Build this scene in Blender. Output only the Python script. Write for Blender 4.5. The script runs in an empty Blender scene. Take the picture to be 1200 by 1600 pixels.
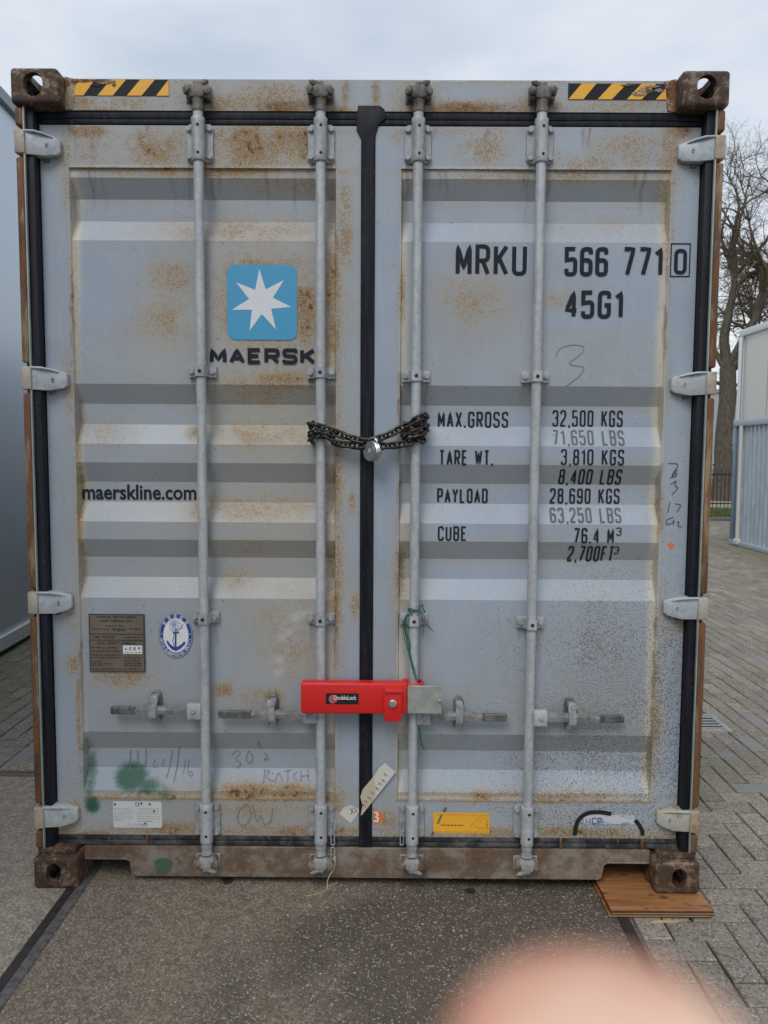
import bpy, bmesh, math, random
import numpy as np
from mathutils import Vector, Matrix, noise as mnoise
R = math.radians
random.seed(7); RNG = np.random.default_rng(7)
scene = bpy.context.scene
COL = scene.collection

# ------------------------------------------------------------------ camera
CAMP = Vector((0.0688, -2.7012, 1.5997))
YAW, PITCH, ROLL = -0.00408671, -0.07587844, 0.00600649
FPX = 1202.0
fw = Vector((math.sin(YAW)*math.cos(PITCH), math.cos(YAW)*math.cos(PITCH), math.sin(PITCH)))
rt = fw.cross(Vector((0, 0, 1))).normalized(); up = rt.cross(fw)
rt, up = rt*math.cos(ROLL)+up*math.sin(ROLL), up*math.cos(ROLL)-rt*math.sin(ROLL)
cam = bpy.data.cameras.new('camera'); camo = bpy.data.objects.new('camera', cam); COL.objects.link(camo)
camo.matrix_world = Matrix(((rt.x, up.x, -fw.x, CAMP.x), (rt.y, up.y, -fw.y, CAMP.y), (rt.z, up.z, -fw.z, CAMP.z), (0, 0, 0, 1)))
cam.sensor_width = 36; cam.sensor_fit = 'AUTO'; cam.lens = FPX/1600*36
cam.clip_start = 0.005; cam.clip_end = 2000
cam.dof.use_dof = True; cam.dof.focus_distance = 2.76; cam.dof.aperture_fstop = cam.lens/2.6
scene.camera = camo

# ------------------------------------------------------------------ sky, sun, exposure
SUN_EL, SUN_AZ = R(48), R(200)      # azimuth clockwise from +Y: behind the camera, a little to the left
world = bpy.data.worlds.new('World'); scene.world = world; world.use_nodes = True
nt = world.node_tree; nt.nodes.clear()
def wn(t, **k):
    n = nt.nodes.new(t)
    for a, b in k.items(): setattr(n, a, b)
    return n
sky = wn('ShaderNodeTexSky', sky_type='NISHITA', sun_disc=False, sun_elevation=SUN_EL, sun_rotation=SUN_AZ, air_density=1.2, dust_density=3.0)
tc = wn('ShaderNodeTexCoord'); mp = wn('ShaderNodeMapping'); mp.inputs['Scale'].default_value = (1.0, 1.0, 2.6)
nz = wn('ShaderNodeTexNoise'); nz.inputs['Scale'].default_value = 1.9; nz.inputs['Detail'].default_value = 5; nz.inputs['Roughness'].default_value = .5
rp = wn('ShaderNodeValToRGB')
rp.color_ramp.elements[0].position = .36; rp.color_ramp.elements[0].color = (5.3, 6.1, 7.2, 1)
rp.color_ramp.elements[1].position = .64; rp.color_ramp.elements[1].color = (9.0, 9.3, 9.7, 1)
mx = wn('ShaderNodeMix', data_type='RGBA'); mx.inputs[0].default_value = .86
bgn = wn('ShaderNodeBackground'); bgn.inputs['Strength'].default_value = .1
wo = wn('ShaderNodeOutputWorld')
L = nt.links.new
L(tc.outputs['Generated'], mp.inputs['Vector']); L(mp.outputs['Vector'], nz.inputs['Vector']); L(nz.outputs['Fac'], rp.inputs['Fac'])
L(sky.outputs['Color'], mx.inputs[6]); L(rp.outputs['Color'], mx.inputs[7]); L(mx.outputs[2], bgn.inputs['Color']); L(bgn.outputs['Background'], wo.inputs['Surface'])
sl = bpy.data.lights.new('sun', 'SUN'); sl.energy = 1.3; sl.angle = R(28); sl.color = (1, .97, .93)
so = bpy.data.objects.new('sun', sl); COL.objects.link(so)
sd = Vector((math.sin(SUN_AZ)*math.cos(SUN_EL), math.cos(SUN_AZ)*math.cos(SUN_EL), math.sin(SUN_EL)))
so.rotation_euler = sd.to_track_quat('Z', 'Y').to_euler(); so.location = (-3, -8, 9)
scene.view_settings.view_transform = 'Standard'; scene.view_settings.look = 'None'
scene.view_settings.exposure = 0.15; scene.view_settings.gamma = 1.0
scene.cycles.max_bounces = 6

# ------------------------------------------------------------------ helpers
def P(x, y, yp):
    """point of the vertical plane Y = yp seen at photo pixel (x, y)"""
    d = fw+rt*((x-600)/FPX)-up*((y-800)/FPX)
    t = (yp-CAMP.y)/d.y
    return CAMP+d*t
WL = {}
def _o(name, data, parent, loc):
    o = bpy.data.objects.new(name, data); COL.objects.link(o)
    if parent is not None:
        o.parent = parent; WL[o.name] = WL[parent.name]
    else:
        WL[o.name] = Vector(loc or (0, 0, 0)); o.location = WL[o.name]
    return o
def thing(name, label, cat, loc=(0, 0, 0), group=None):
    o = _o(name, None, None, loc); o.empty_display_size = .2
    return tag(o, label, cat, group)
def tag(o, label=None, cat=None, group=None, kind=None):
    if label: o['label'] = label
    if cat: o['category'] = cat
    if group: o['group'] = group
    if kind: o['kind'] = kind
    return o
def obj(name, bm, mat, parent=None, loc=None, smooth=True, ang=40):
    me = bpy.data.meshes.new(name)
    if isinstance(bm, bmesh.types.BMesh):
        bmesh.ops.recalc_face_normals(bm, faces=bm.faces)
        bm.to_mesh(me); bm.free()
    else:
        me = bm
    o = _o(name, me, parent, loc)
    me.transform(Matrix.Translation(-WL[o.name]))
    for m in (mat if isinstance(mat, (list, tuple)) else [mat]): me.materials.append(m)
    if smooth:
        for p in me.polygons: p.use_smooth = True
        try: me.set_sharp_from_angle(angle=R(ang))
        except Exception: pass
    return o
def NB(): return bmesh.new()
def xform(bm, vs, m): bmesh.ops.transform(bm, matrix=m, verts=vs)
def box(bm, x0, x1, y0, y1, z0, z1, bev=0, seg=2, m=None):
    t = bmesh.new(); bmesh.ops.create_cube(t, size=1)
    for v in t.verts: v.co = Vector(((x0+x1)/2+v.co.x*(x1-x0), (y0+y1)/2+v.co.y*(y1-y0), (z0+z1)/2+v.co.z*(z1-z0)))
    if bev: bmesh.ops.bevel(t, geom=t.edges[:], offset=bev, segments=seg, affect='EDGES', profile=.5)
    if m: bmesh.ops.transform(t, matrix=m, verts=t.verts)
    merge(bm, t)
def merge(bm, t):
    me = bpy.data.meshes.new('t'); t.to_mesh(me); t.free(); bm.from_mesh(me); bpy.data.meshes.remove(me)
def prism(bm, poly, y0, y1, bev=0, seg=2, axis='y', m=None):
    """poly: (x, z) outline, extruded from y0 to y1"""
    t = bmesh.new()
    vs = [t.verts.new((x, y0, z)) for x, z in poly]; f = t.faces.new(vs)
    r = bmesh.ops.extrude_face_region(t, geom=[f])
    for g in r['geom']:
        if isinstance(g, bmesh.types.BMVert): g.co.y = y1
    bmesh.ops.recalc_face_normals(t, faces=t.faces)
    if bev: bmesh.ops.bevel(t, geom=t.edges[:], offset=bev, segments=seg, affect='EDGES', profile=.5)
    if m: bmesh.ops.transform(t, matrix=m, verts=t.verts)
    merge(bm, t)
def frame_of(d):
    d = d.normalized(); a = Vector((0, 0, 1)) if abs(d.z) < .9 else Vector((1, 0, 0))
    u = d.cross(a).normalized(); return u, d.cross(u)
def tube(bm, pts, r, n=10, closed=False, caps=True):
    pts = [Vector(p) for p in pts]; k = len(pts)
    rs = r if isinstance(r, (list, tuple)) else [r]*k
    rings = []; pu = None
    for i, p in enumerate(pts):
        a = pts[(i-1) % k] if (closed or i) else p; b = pts[(i+1) % k] if (closed or i < k-1) else p
        d = (b-a); d = d.normalized() if d.length > 1e-9 else Vector((0, 0, 1))
        if pu is None: u, w = frame_of(d)
        else:
            u = (pu-d*pu.dot(d)); u = u.normalized() if u.length > 1e-6 else frame_of(d)[0]; w = d.cross(u)
        pu = u
        rings.append([bm.verts.new(p+(u*math.cos(t)+w*math.sin(t))*rs[i]) for t in (2*math.pi*j/n for j in range(n))])
    for i in range(k if closed else k-1):
        A, B = rings[i], rings[(i+1) % k]
        for j in range(n):
            try: bm.faces.new((A[j], A[(j+1) % n], B[(j+1) % n], B[j]))
            except ValueError: pass
    if caps and not closed:
        bm.faces.new(rings[0][::-1]); bm.faces.new(rings[-1])
def cyl(bm, p0, p1, r, n=16, r2=None): tube(bm, [p0, p1], [r, r if r2 is None else r2], n)
def lathe(bm, prof, c, axis, n=24):
    """prof: (distance along axis, radius)"""
    axis = Vector(axis).normalized(); tube(bm, [Vector(c)+axis*a for a, _ in prof], [max(b, 1e-5) for _, b in prof], n)
def bolt(bm, x, y, z, r=.0085, h=.008):
    cyl(bm, (x, y, z), (x, y-.003, z), r*1.35, 14); cyl(bm, (x, y-.003, z), (x, y-h, z), r, 6 if r < .009 else 12, r*.92)

# ------------------------------------------------------------------ materials
def hexlin(r, g, b): return tuple(((c/255+.055)/1.055)**2.4 if c/255 > .04045 else c/255/12.92 for c in (r, g, b))
class MT:
    def __init__(s, name):
        s.m = bpy.data.materials.new(name); s.m.use_nodes = True; s.t = s.m.node_tree; s.b = s.t.nodes['Principled BSDF']
        s.tc = s.n('ShaderNodeTexCoord'); s.obj = s.tc.outputs['Object']
    def n(s, t, **k):
        n = s.t.nodes.new(t)
        for a, b in k.items(): setattr(n, a, b)
        return n
    def l(s, a, b): s.t.links.new(a, b)
    def noise(s, scale, detail=4, rough=.55, stretch=None, dist=0, w=0):
        n = s.n('ShaderNodeTexNoise'); n.inputs['Scale'].default_value = scale; n.inputs['Detail'].default_value = detail
        n.inputs['Roughness'].default_value = rough; n.inputs['Distortion'].default_value = dist
        v = s.obj
        if stretch or w:
            mp = s.n('ShaderNodeMapping'); mp.inputs['Scale'].default_value = stretch or (1, 1, 1); mp.inputs['Location'].default_value = (w, w*1.7, w*.6)
            s.l(v, mp.inputs['Vector']); v = mp.outputs['Vector']
        s.l(v, n.inputs['Vector']); return n.outputs['Fac']
    def voro(s, scale, feat='F1', out='Distance', rnd=1):
        n = s.n('ShaderNodeTexVoronoi'); n.feature = feat; n.inputs['Scale'].default_value = scale; n.inputs['Randomness'].default_value = rnd
        s.l(s.obj, n.inputs['Vector']); return n.outputs[out]
    def math(s, op, a, b=None, c=None, clamp=False):
        n = s.n('ShaderNodeMath', operation=op); n.use_clamp = clamp
        for i, v in enumerate((a, b, c)):
            if v is None: continue
            if hasattr(v, 'node'): s.l(v, n.inputs[i])
            else: n.inputs[i].default_value = v
        return n.outputs[0]
    def step(s, v, lo, hi):
        n = s.n('ShaderNodeMapRange', interpolation_type='SMOOTHSTEP'); s.l(v, n.inputs['Value'])
        n.inputs['From Min'].default_value = lo; n.inputs['From Max'].default_value = hi; return n.outputs['Result']
    def mix(s, f, a, b, mode='MIX'):
        n = s.n('ShaderNodeMix', data_type='RGBA', blend_type=mode)
        for i, v in ((0, f), (6, a), (7, b)):
            if hasattr(v, 'node'): s.l(v, n.inputs[i])
            else: n.inputs[i].default_value = v if i == 0 else (*v[:3], 1)
        return n.outputs[2]
    def bump(s, h, dist=.001, strength=.5):
        n = s.n('ShaderNodeBump'); n.inputs['Distance'].default_value = dist; n.inputs['Strength'].default_value = strength
        s.l(h, n.inputs['Height']); s.l(n.outputs['Normal'], s.b.inputs['Normal'])
    def fin(s, col, rough=.5, metal=0, spec=None):
        for k, v in (('Base Color', col), ('Roughness', rough), ('Metallic', metal)):
            if hasattr(v, 'node'): s.l(v, s.b.inputs[k])
            else: s.b.inputs[k].default_value = (*v[:3], 1) if k == 'Base Color' else v
        if spec is not None: s.b.inputs['Specular IOR Level'].default_value = spec
        return s.m
def plain(name, col, rough=.5, metal=0, var=.12, sc=40, bump=0, spec=None):
    m = MT(name); f = m.noise(sc, 5)
    c = m.mix(f, tuple(x*(1-var) for x in col), tuple(min(1, x*(1+var)) for x in col))
    if bump: m.bump(f, bump, .6)
    return m.fin(c, m.math('MULTIPLY_ADD', f, .2, rough-.1), metal, spec)

PAINT = (.315, .366, .435)
RUST_D, RUST_M, RUST_L, OCHRE = (.045, .02, .012), (.16, .062, .022), (.30, .13, .045), (.40, .30, .17)
def mat_paint():
    m = MT('container_paint')
    at = m.n('ShaderNodeAttribute', attribute_name='wear'); sp = m.n('ShaderNodeSeparateColor'); m.l(at.outputs['Color'], sp.inputs['Color'])
    rust, caulk, green = sp.outputs['Red'], sp.outputs['Green'], sp.outputs['Blue']; speck = at.outputs['Alpha']
    at2 = m.n('ShaderNodeAttribute', attribute_name='stain'); sp2 = m.n('ShaderNodeSeparateColor'); m.l(at2.outputs['Color'], sp2.inputs['Color'])
    dirt_tint, drip, fade = sp2.outputs['Red'], sp2.outputs['Green'], sp2.outputs['Blue']
    big = m.noise(2.2, 5, .6); streak = m.noise(5, 5, .6, (9, 9, .8)); fine = m.noise(210, 3, .6); mid = m.noise(48, 5, .65)
    c = m.mix(m.step(big, .35, .65), tuple(x*.94 for x in PAINT), tuple(x*1.06 for x in PAINT))
    c = m.mix(m.math('MULTIPLY', m.step(streak, .52, .8), .22), c, (.27, .28, .28))
    c = m.mix(m.math('MULTIPLY', m.step(streak, .5, .2), .2), c, (.45, .47, .50))
    c = m.mix(m.math('MULTIPLY', dirt_tint, m.math('MULTIPLY_ADD', mid, .7, .25)), c, (.345, .305, .215))
    c = m.mix(m.math('MULTIPLY', caulk, m.step(mid, .28, .5)), c, (.52, .50, .42))
    # ochre film, then speckles, then open rust
    film = m.math('MULTIPLY', m.math('POWER', rust, .65), m.math('MULTIPLY_ADD', m.step(mid, .25, .7), .6, .4))
    c = m.mix(m.math('MULTIPLY', film, .85, clamp=True), c, m.mix(mid, (.34, .245, .115), (.385, .32, .205)))
    spk = m.step(m.math('ADD', m.math('MULTIPLY', fine, .6), m.math('MULTIPLY', mid, .4)), .62, .68)
    sp_t = m.math('SUBTRACT', m.math('ADD', m.math('MULTIPLY', fine, .74), m.math('MULTIPLY', mid, .26)), m.math('MULTIPLY_ADD', rust, -.23, .635))
    c = m.mix(m.math('MULTIPLY', m.step(sp_t, 0, .05), .8), c, m.mix(mid, (.17, .085, .028), (.35, .215, .08)))
    op_t = m.math('SUBTRACT', m.math('ADD', m.math('MULTIPLY', mid, .7), m.math('MULTIPLY', fine, .3)), m.math('MULTIPLY_ADD', rust, -.36, .87))
    c = m.mix(m.step(op_t, 0, .07), c, m.mix(m.step(fine, .35, .65), RUST_D, RUST_M))
    c = m.mix(m.math('MULTIPLY', drip, m.math('MULTIPLY_ADD', m.step(mid, .3, .65), .6, .4)), c, (.15, .075, .03))
    gr = m.step(m.math('ADD', m.math('MULTIPLY', green, 1.15), m.math('MULTIPLY_ADD', m.math('MULTIPLY_ADD', fine, .65, m.math('MULTIPLY', mid, .35)), 1.1, -.55)),   .22, .92)
    c = m.mix(gr, c, (.025, .10, .06))
    # fine dark grit
    gv = m.noise(260, 2, .5, None, 0, 3.1)
    gt = m.math('SUBTRACT', gv, m.math('MULTIPLY_ADD', speck, -.17, .70))
    c = m.mix(m.math('MULTIPLY', m.step(gt, 0, .03), .8), c, (.075, .075, .07))
    c = m.mix(m.math('MULTIPLY', m.step(m.noise(75, 2, .5, None, 0, 9), .735, .75), .7), c, (.1, .085, .07))
    c = m.mix(fade, c, (.55, .56, .56))
    rg = m.math('ADD', m.math('MULTIPLY_ADD', mid, .15, .36), m.math('MULTIPLY', rust, .35))
    m.bump(m.math('ADD', m.math('MULTIPLY', fine, m.math('MULTIPLY_ADD', rust, .8, .1)), m.math('MULTIPLY', big, 3.0)), .0012, .35)
    return m.fin(c, rg)
def mat_steel_rusty(name, base, amt, dark=RUST_D, scale=14, rough=.55, light=RUST_L, stretch=(1, 1, 1), mid_=RUST_M, soft=.08, film=OCHRE):
    """painted steel eaten by rust; amt 0..1"""
    m = MT(name); big = m.noise(scale, 6, .65, stretch); mid = m.noise(scale*4, 5, .65, stretch); fine = m.noise(scale*17, 3)
    mixv = m.math('ADD', m.math('MULTIPLY', big, .62), m.math('ADD', m.math('MULTIPLY', mid, .28), m.math('MULTIPLY', fine, .10)))
    th = .74-.5*amt
    c = m.mix(m.step(mid, .3, .7), tuple(x*.8 for x in base), tuple(x*1.12 for x in base))
    c = m.mix(m.math('MULTIPLY', m.step(mixv, th-.12, th), .7), c, film)
    rc = m.mix(m.step(mid, .38, .62), dark, mid_); rc = m.mix(m.step(fine, .5, .75), rc, light)
    c = m.mix(m.step(mixv, th-soft+.08, th+soft), c, rc)
    m.bump(m.math('ADD', mid, fine), .0012, .6)
    return m.fin(c, m.math('MULTIPLY_ADD', m.step(mixv, th, th+.1), .3, rough-.1))
MP = mat_paint()
M_CAST = mat_steel_rusty('rusted_casting', (.27, .235, .19), .63, dark=(.020, .012, .010), scale=15, soft=.09, film=(.16, .10, .055), light=(.15, .068, .03), mid_=(.065, .034, .02))
M_POST = mat_steel_rusty('rusted_post', (.29, .225, .15), .655, scale=15, stretch=(1, 1, .13), light=(.24, .115, .045), soft=.105, film=(.32, .215, .11), dark=(.055, .028, .016))
M_SILL = mat_steel_rusty('rusted_sill', (.26, .25, .225), .575, scale=8, light=(.20, .12, .07), dark=(.075, .045, .03), stretch=(1, 1, 1.3), mid_=(.14, .088, .055), soft=.12, film=(.22, .175, .13))
M_HINGE = mat_steel_rusty('hinge_paint', (.40, .44, .48), .21, scale=13, rough=.45)
M_GALV = None
def mat_galv(name, c0, c1, rough=.45, metal=.35, rust=.0):
    m = MT(name); a = m.noise(55, 5, .65); b = m.noise(9, 5, .6, (3, 3, .6)); f = m.noise(300, 2)
    c = m.mix(m.step(m.math('ADD', m.math('MULTIPLY', a, .5), m.math('MULTIPLY', b, .5)), .36, .62), c0, c1)
    c = m.mix(m.math('MULTIPLY', m.step(f, .62, .7), .35), c, tuple(x*.45 for x in c0))
    if rust: c = m.mix(m.step(m.math('ADD', m.math('MULTIPLY', a, .4), m.math('MULTIPLY', b, .6)), .66-rust*.3, .74-rust*.3), c, (.17, .085, .04))
    m.bump(m.math('ADD', a, f), .0006, .5)
    return m.fin(c, m.math('MULTIPLY_ADD', a, .25, rough-.1), metal)
M_ROD = mat_galv('galvanised_bar', (.34, .36, .375), (.47, .49, .50), .5, .15)
M_BRK = mat_galv('galvanised_bracket', (.25, .26, .27), (.40, .415, .425), .5, .15)
M_HAND = mat_galv('worn_galvanised', (.165, .165, .16), (.29, .29, .28), .5, .15, .04)
M_GRIP = mat_galv('dark_grip', (.045, .045, .045), (.17, .17, .165), .6, .15, .0)
M_RETN = mat_galv('dark_retainer', (.10, .10, .10), (.20, .20, .195), .55, .2, .05)
M_CAM = mat_galv('weathered_cam', (.06, .055, .05), (.21, .20, .18), .6, .2, .35)
M_CAML = mat_galv('grey_cam', (.22, .22, .22), (.38, .38, .375), .6, .1, .30)
M_LUG = mat_steel_rusty('rusty_lug', (.30, .29, .27), .55, scale=22, soft=.12, light=(.2, .09, .04), film=(.2, .15, .1))
M_RUB = None
def mat_rubber():
    m = MT('black_rubber'); a = m.noise(30, 5); s = m.noise(6, 5, .6, (8, 8, .6)); f = m.noise(90, 2)
    c = m.mix(m.step(s, .35, .7), (.006, .0075, .012), (.017, .02, .027)); c = m.mix(m.math('MULTIPLY', m.step(f, .66, .72), .5), c, (.10, .10, .10))
    m.bump(a, .001, .4); return m.fin(c, .6, 0, .25)
M_RUB = mat_rubber()
def mat_rub_dirty():
    m = MT('dirty_rubber'); a = m.noise(10, 6, .7, (1, 1, 1)); b = m.noise(40, 5, .6, (1, 1, .5))
    c = m.mix(m.step(a, .42, .62), (.012, .014, .018), (.085, .09, .088)); c = m.mix(m.step(b, .58, .72), c, (.15, .08, .04))
    m.bump(b, .0015, .5); return m.fin(c, .7)
M_RUBD = mat_rub_dirty()
M_INK = plain('dark_ink', (.016, .02, .032), .7, 0, .35, 120, 0, .2)
M_INKW = plain('weathered_ink', (.10, .11, .125), .7, 0, .45, 160)
M_PEN = plain('marker_pen', (.05, .055, .07), .7, 0, .3, 160)
M_PENL = plain('faded_marker', (.17, .19, .215), .7, 0, .25, 160)
M_BLUE = plain('sky_blue_vinyl', (.055, .31, .53), .45, 0, .06, 20)
M_WHITE = plain('white_vinyl', (.72, .73, .73), .5, 0, .06, 30)
M_NAVY = plain('navy_vinyl', (.02, .06, .26), .5, 0, .1, 60)
M_YEL = plain('yellow_vinyl', (.80, .40, .03), .45, 0, .12, 30)
M_BLK = plain('black_vinyl', (.014, .015, .019), .6, 0, .2, 60, 0, .25)
M_RPATCH = mat_steel_rusty('peeled_patch', (.24, .2, .15), .6, scale=30)
M_ORANGE = plain('orange_vinyl', (.72, .17, .02), .5, 0, .1, 60)
M_TAPE = plain('paper_tape', (.58, .56, .50), .8, 0, .08, 25)
M_TAPEB = plain('aged_tape', (.50, .43, .32), .8, 0, .1, 25)
M_HOLE_SHADE = plain('hole_shade', (.012, .012, .012), .8)  # near-black colour, paints the shade inside holes and below the grate

# ------------------------------------------------------------------ ground
def gz(x): return 0.0 if x < -1.1 else (-.035 if x > .95 else -.035*(x+1.1)/2.05)
def mat_ground():
    m = MT('joint_soil'); a = m.noise(9, 6); b = m.noise(60, 4)
    c = m.mix(a, (.05, .045, .035), (.10, .09, .07)); c = m.mix(m.step(m.noise(1.3, 4), .6, .7), c, (.06, .075, .03)); m.bump(b, .004, .6); return m.fin(c, .9)
def sheet(xs, ys, zf):
    bm = NB(); g = [[bm.verts.new((x, y, zf(x, y))) for y in ys] for x in xs]
    for i in range(len(xs)-1):
        for j in range(len(ys)-1): bm.faces.new((g[i][j], g[i+1][j], g[i+1][j+1], g[i][j+1]))
    return bm
bm = sheet([-500, -60, -10, -1.1, .95, 10, 60, 500], [-500, -60, -8, 0, 8, 24, 80, 500], lambda x, y: gz(x)-.014)
tag(obj('ground', bm, mat_ground(), smooth=False), kind='structure')
def mat_paver():
    m = MT('paver_concrete'); at = m.n('ShaderNodeAttribute', attribute_name='tone'); sp = m.n('ShaderNodeSeparateColor'); m.l(at.outputs['Color'], sp.inputs['Color'])
    tone, smooth_ = sp.outputs['Red'], sp.outputs['Green']
    big = m.noise(1.1, 4, .6); mid = m.noise(28, 5, .65); fine = m.noise(160, 3)
    c = m.mix(tone, (.22, .187, .145), (.40, .348, .28))
    c = m.mix(m.math('MULTIPLY', m.step(big, .38, .66), .7), c, (.235, .215, .185))
    c = m.mix(m.step(mid, .35, .7), m.mix(.4, c, (.12, .10, .08)), c)
    # exposed chips
    v = m.n('ShaderNodeTexVoronoi'); v.inputs['Scale'].default_value = 120; m.l(m.obj, v.inputs['Vector'])
    s2 = m.n('ShaderNodeSeparateColor'); m.l(v.outputs['Color'], s2.inputs['Color'])
    chip = m.math('MULTIPLY', m.step(s2.outputs['Red'], .80, .82), m.step(v.outputs['Distance'], .48, .30))
    chip = m.math('MULTIPLY', chip, m.math('SUBTRACT', 1.0, smooth_))
    dk = m.math('MULTIPLY', m.step(s2.outputs['Green'], .72, .74), m.math('SUBTRACT', 1.0, smooth_))
    c = m.mix(m.math('MULTIPLY', dk, .55), c, (.065, .06, .05))
    c = m.mix(m.math('MULTIPLY', chip, .75), c, (.50, .48, .43))
    c = m.mix(m.math('MULTIPLY', smooth_, .75), c, (.22, .225, .225))
    moss = sp.outputs['Blue']
    c = m.mix(m.math('MULTIPLY', moss, m.step(mid, .3, .6)), c, (.12, .125, .045))
    m.bump(m.math('ADD', m.math('MULTIPLY', fine, .8), m.math('ADD', mid, chip)), .003, .6)
    return m.fin(c, .72)
M_PAV = mat_paver()
def pavers(name, inside, x0, x1, y0, y1, mossf):
    """herringbone of 105 x 210 mm blocks, every block its own bevelled top"""
    W = .105; co = []; faces = []; cols = []; used = set(); todo = []
    nx0, nx1, ny0, ny1 = int(x0/W)-4, int(x1/W)+4, int(y0/W)-4, int(y1/W)+4
    for i in range(nx0, nx1):
        for j in range(ny0, ny1):
            k = (i-j) % 4
            if j*W > 1.3:
                if (j+(i % 2)) % 2 == 0: todo.append((i, j, 1, 2))
            elif k == 0: todo.append((i, j, 2, 1))
            elif k == 3: todo.append((i, j, 1, 2))
    keep = []
    for a in todo:
        cells = [(a[0]+u, a[1]+v) for u in range(a[2]) for v in range(a[3])]; bad = [c for c in cells if c in used or not inside((c[0]+.5)*W, (c[1]+.5)*W)]
        if bad:
            cells = [c for c in cells if c not in bad]; keep += [(c[0], c[1], 1, 1) for c in cells]
        else: keep.append(a)
        used.update(cells)
    for i in range(nx0, nx1):
        for j in range(ny0, ny1):
            if (i, j) not in used: keep.append((i, j, 1, 1))
    for a in keep:
        if True:
            bx0, by0 = a[0]*W, a[1]*W; bx1, by1 = bx0+a[2]*W, by0+a[3]*W
            cx, cy = (bx0+bx1)/2, (by0+by1)/2
            if not inside(cx, cy): continue
            g = .0028+random.random()*.001; e = .004
            dz = random.gauss(0, .0012); tx, ty = random.gauss(0, .006), random.gauss(0, .006)
            jx, jy = random.gauss(0, .0008), random.gauss(0, .0008)
            n = len(co)
            def zz(x, y): return gz(x)+dz+tx*(x-cx)+ty*(y-cy)
            for (q, d, h) in ((g, 0, -.012), (g, 0, -.004), (g+e, 0, 0)):
                for (sx, sy) in ((bx0+q, by0+q), (bx1-q, by0+q), (bx1-q, by1-q), (bx0+q, by1-q)):
                    co.append((sx+jx, sy+jy, zz(sx, sy)+h))
            for r in (0, 4):
                for s in range(4): faces.append((n+r+s, n+r+(s+1) % 4, n+r+4+(s+1) % 4, n+r+4+s))
            faces.append((n+8, n+9, n+10, n+11))
            t = min(1, max(0, random.gauss(.45, .33))); sm = 1.0 if random.random() < .035 else 0.0
            mo = mossf(cx, cy)
            cols += [(t, sm, mo, 1)]*12
    me = bpy.data.meshes.new(name); me.from_pydata(co, [], faces); 
    at = me.color_attributes.new('tone', 'FLOAT_COLOR', 'POINT'); at.data.foreach_set('color', np.array(cols, dtype=np.float32).ravel())
    return tag(obj(name, me, M_PAV, smooth=False), kind='structure')
def moss_r(x, y):
    v = mnoise.noise(Vector((x*.9, y*.9, 3)))
    a = max(0, 1-abs(x-6.2)/.7)*(.75+.5*v)
    b = max(0, .65-math.hypot((x-1.75)/.5, (y-1.2)/.5)*.55)
    return min(.85, max(0, a)+max(0, b)*.75)
def moss_l(x, y):
    return min(.9, max(0, 1-abs(x+2.85)/.75)*(.8+.5*mnoise.noise(Vector((x*2, y*2, 5)))))
DR = (1.70, 2.135, 1.77, 2.07)     # drain opening
pavers('paving', lambda x, y: x > .985 and not (DR[0] < x < DR[1] and DR[2] < y < DR[3]), .98, 9.2, -1.6, 16.6, moss_r)
pavers('paving', lambda x, y: x < -1.05 and y > 1.06, -4.0, -1.0, 1.0, 6.2, moss_l)
def mat_slab(name, base, wet, chip_amt):
    m = MT(name); big = m.noise(1.6, 5, .6); mid = m.noise(22, 5, .65); fine = m.noise(170, 3)
    c = m.mix(m.step(mid, .3, .7), tuple(x*.72 for x in base), tuple(x*1.15 for x in base))
    v = m.n('ShaderNodeTexVoronoi'); v.inputs['Scale'].default_value = 150; m.l(m.obj, v.inputs['Vector'])
    s2 = m.n('ShaderNodeSeparateColor'); m.l(v.outputs['Color'], s2.inputs['Color'])
    edge = m.step(v.outputs['Distance'], .56, .34)
    c = m.mix(m.math('MULTIPLY', m.step(s2.outputs['Green'], .45, .5), .6), c, tuple(x*.32 for x in base))
    c = m.mix(m.math('MULTIPLY', m.math('MULTIPLY', m.step(s2.outputs['Blue'], .6, .62), edge), .7), c, (.30, .225, .14))
    v3 = m.n('ShaderNodeTexVoronoi'); v3.inputs['Scale'].default_value = 85; m.l(m.obj, v3.inputs['Vector']); s3_ = m.n('ShaderNodeSeparateColor'); m.l(v3.outputs['Color'], s3_.inputs['Color'])
    chip = m.math('MULTIPLY', m.step(s2.outputs['Red'], 1-chip_amt, 1.02-chip_amt), edge)
    chip = m.math('MAXIMUM', chip, m.math('MULTIPLY', m.step(s3_.outputs['Red'], .965, .97), m.step(v3.outputs['Distance'], .5, .36)))
    if wet:
        # a damp patch with its own outline: dark and glossier in the middle and right of the slab
        sx = m.n('ShaderNodeSeparateXYZ'); m.l(m.obj, sx.inputs['Vector'])
        d = m.math('ADD', m.math('MULTIPLY', m.math('SUBTRACT', sx.outputs['X'], -.75), .55), m.math('MULTIPLY', m.math('SUBTRACT', big, .5), 1.7))
        d = m.math('SUBTRACT', d, m.math('MULTIPLY', m.step(sx.outputs['Y'], -.16, .1), m.step(sx.outputs['X'], .15, -.35)))
        w = m.step(d, .0, .55)
        c = m.mix(m.math('MULTIPLY', w, .66), c, tuple(x*.22 for x in base))
    c = m.mix(m.math('MULTIPLY', chip, .8), c, m.mix(m.step(fine, .4, .6), (.33, .30, .25), (.50, .48, .42)))
    m.bump(m.math('ADD', m.math('MULTIPLY', fine, .6), m.math('ADD', mid, m.math('MULTIPLY', edge, .8))), .0032, .7)
    return m.fin(c, m.math('MULTIPLY_ADD', w, -.25, .75) if wet else .8)
M_SLAB = mat_slab('aggregate_slab', (.26, .215, .165), True, .20)
M_SLABL = mat_slab('pale_aggregate_slab', (.40, .35, .29), False, .24)
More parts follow.
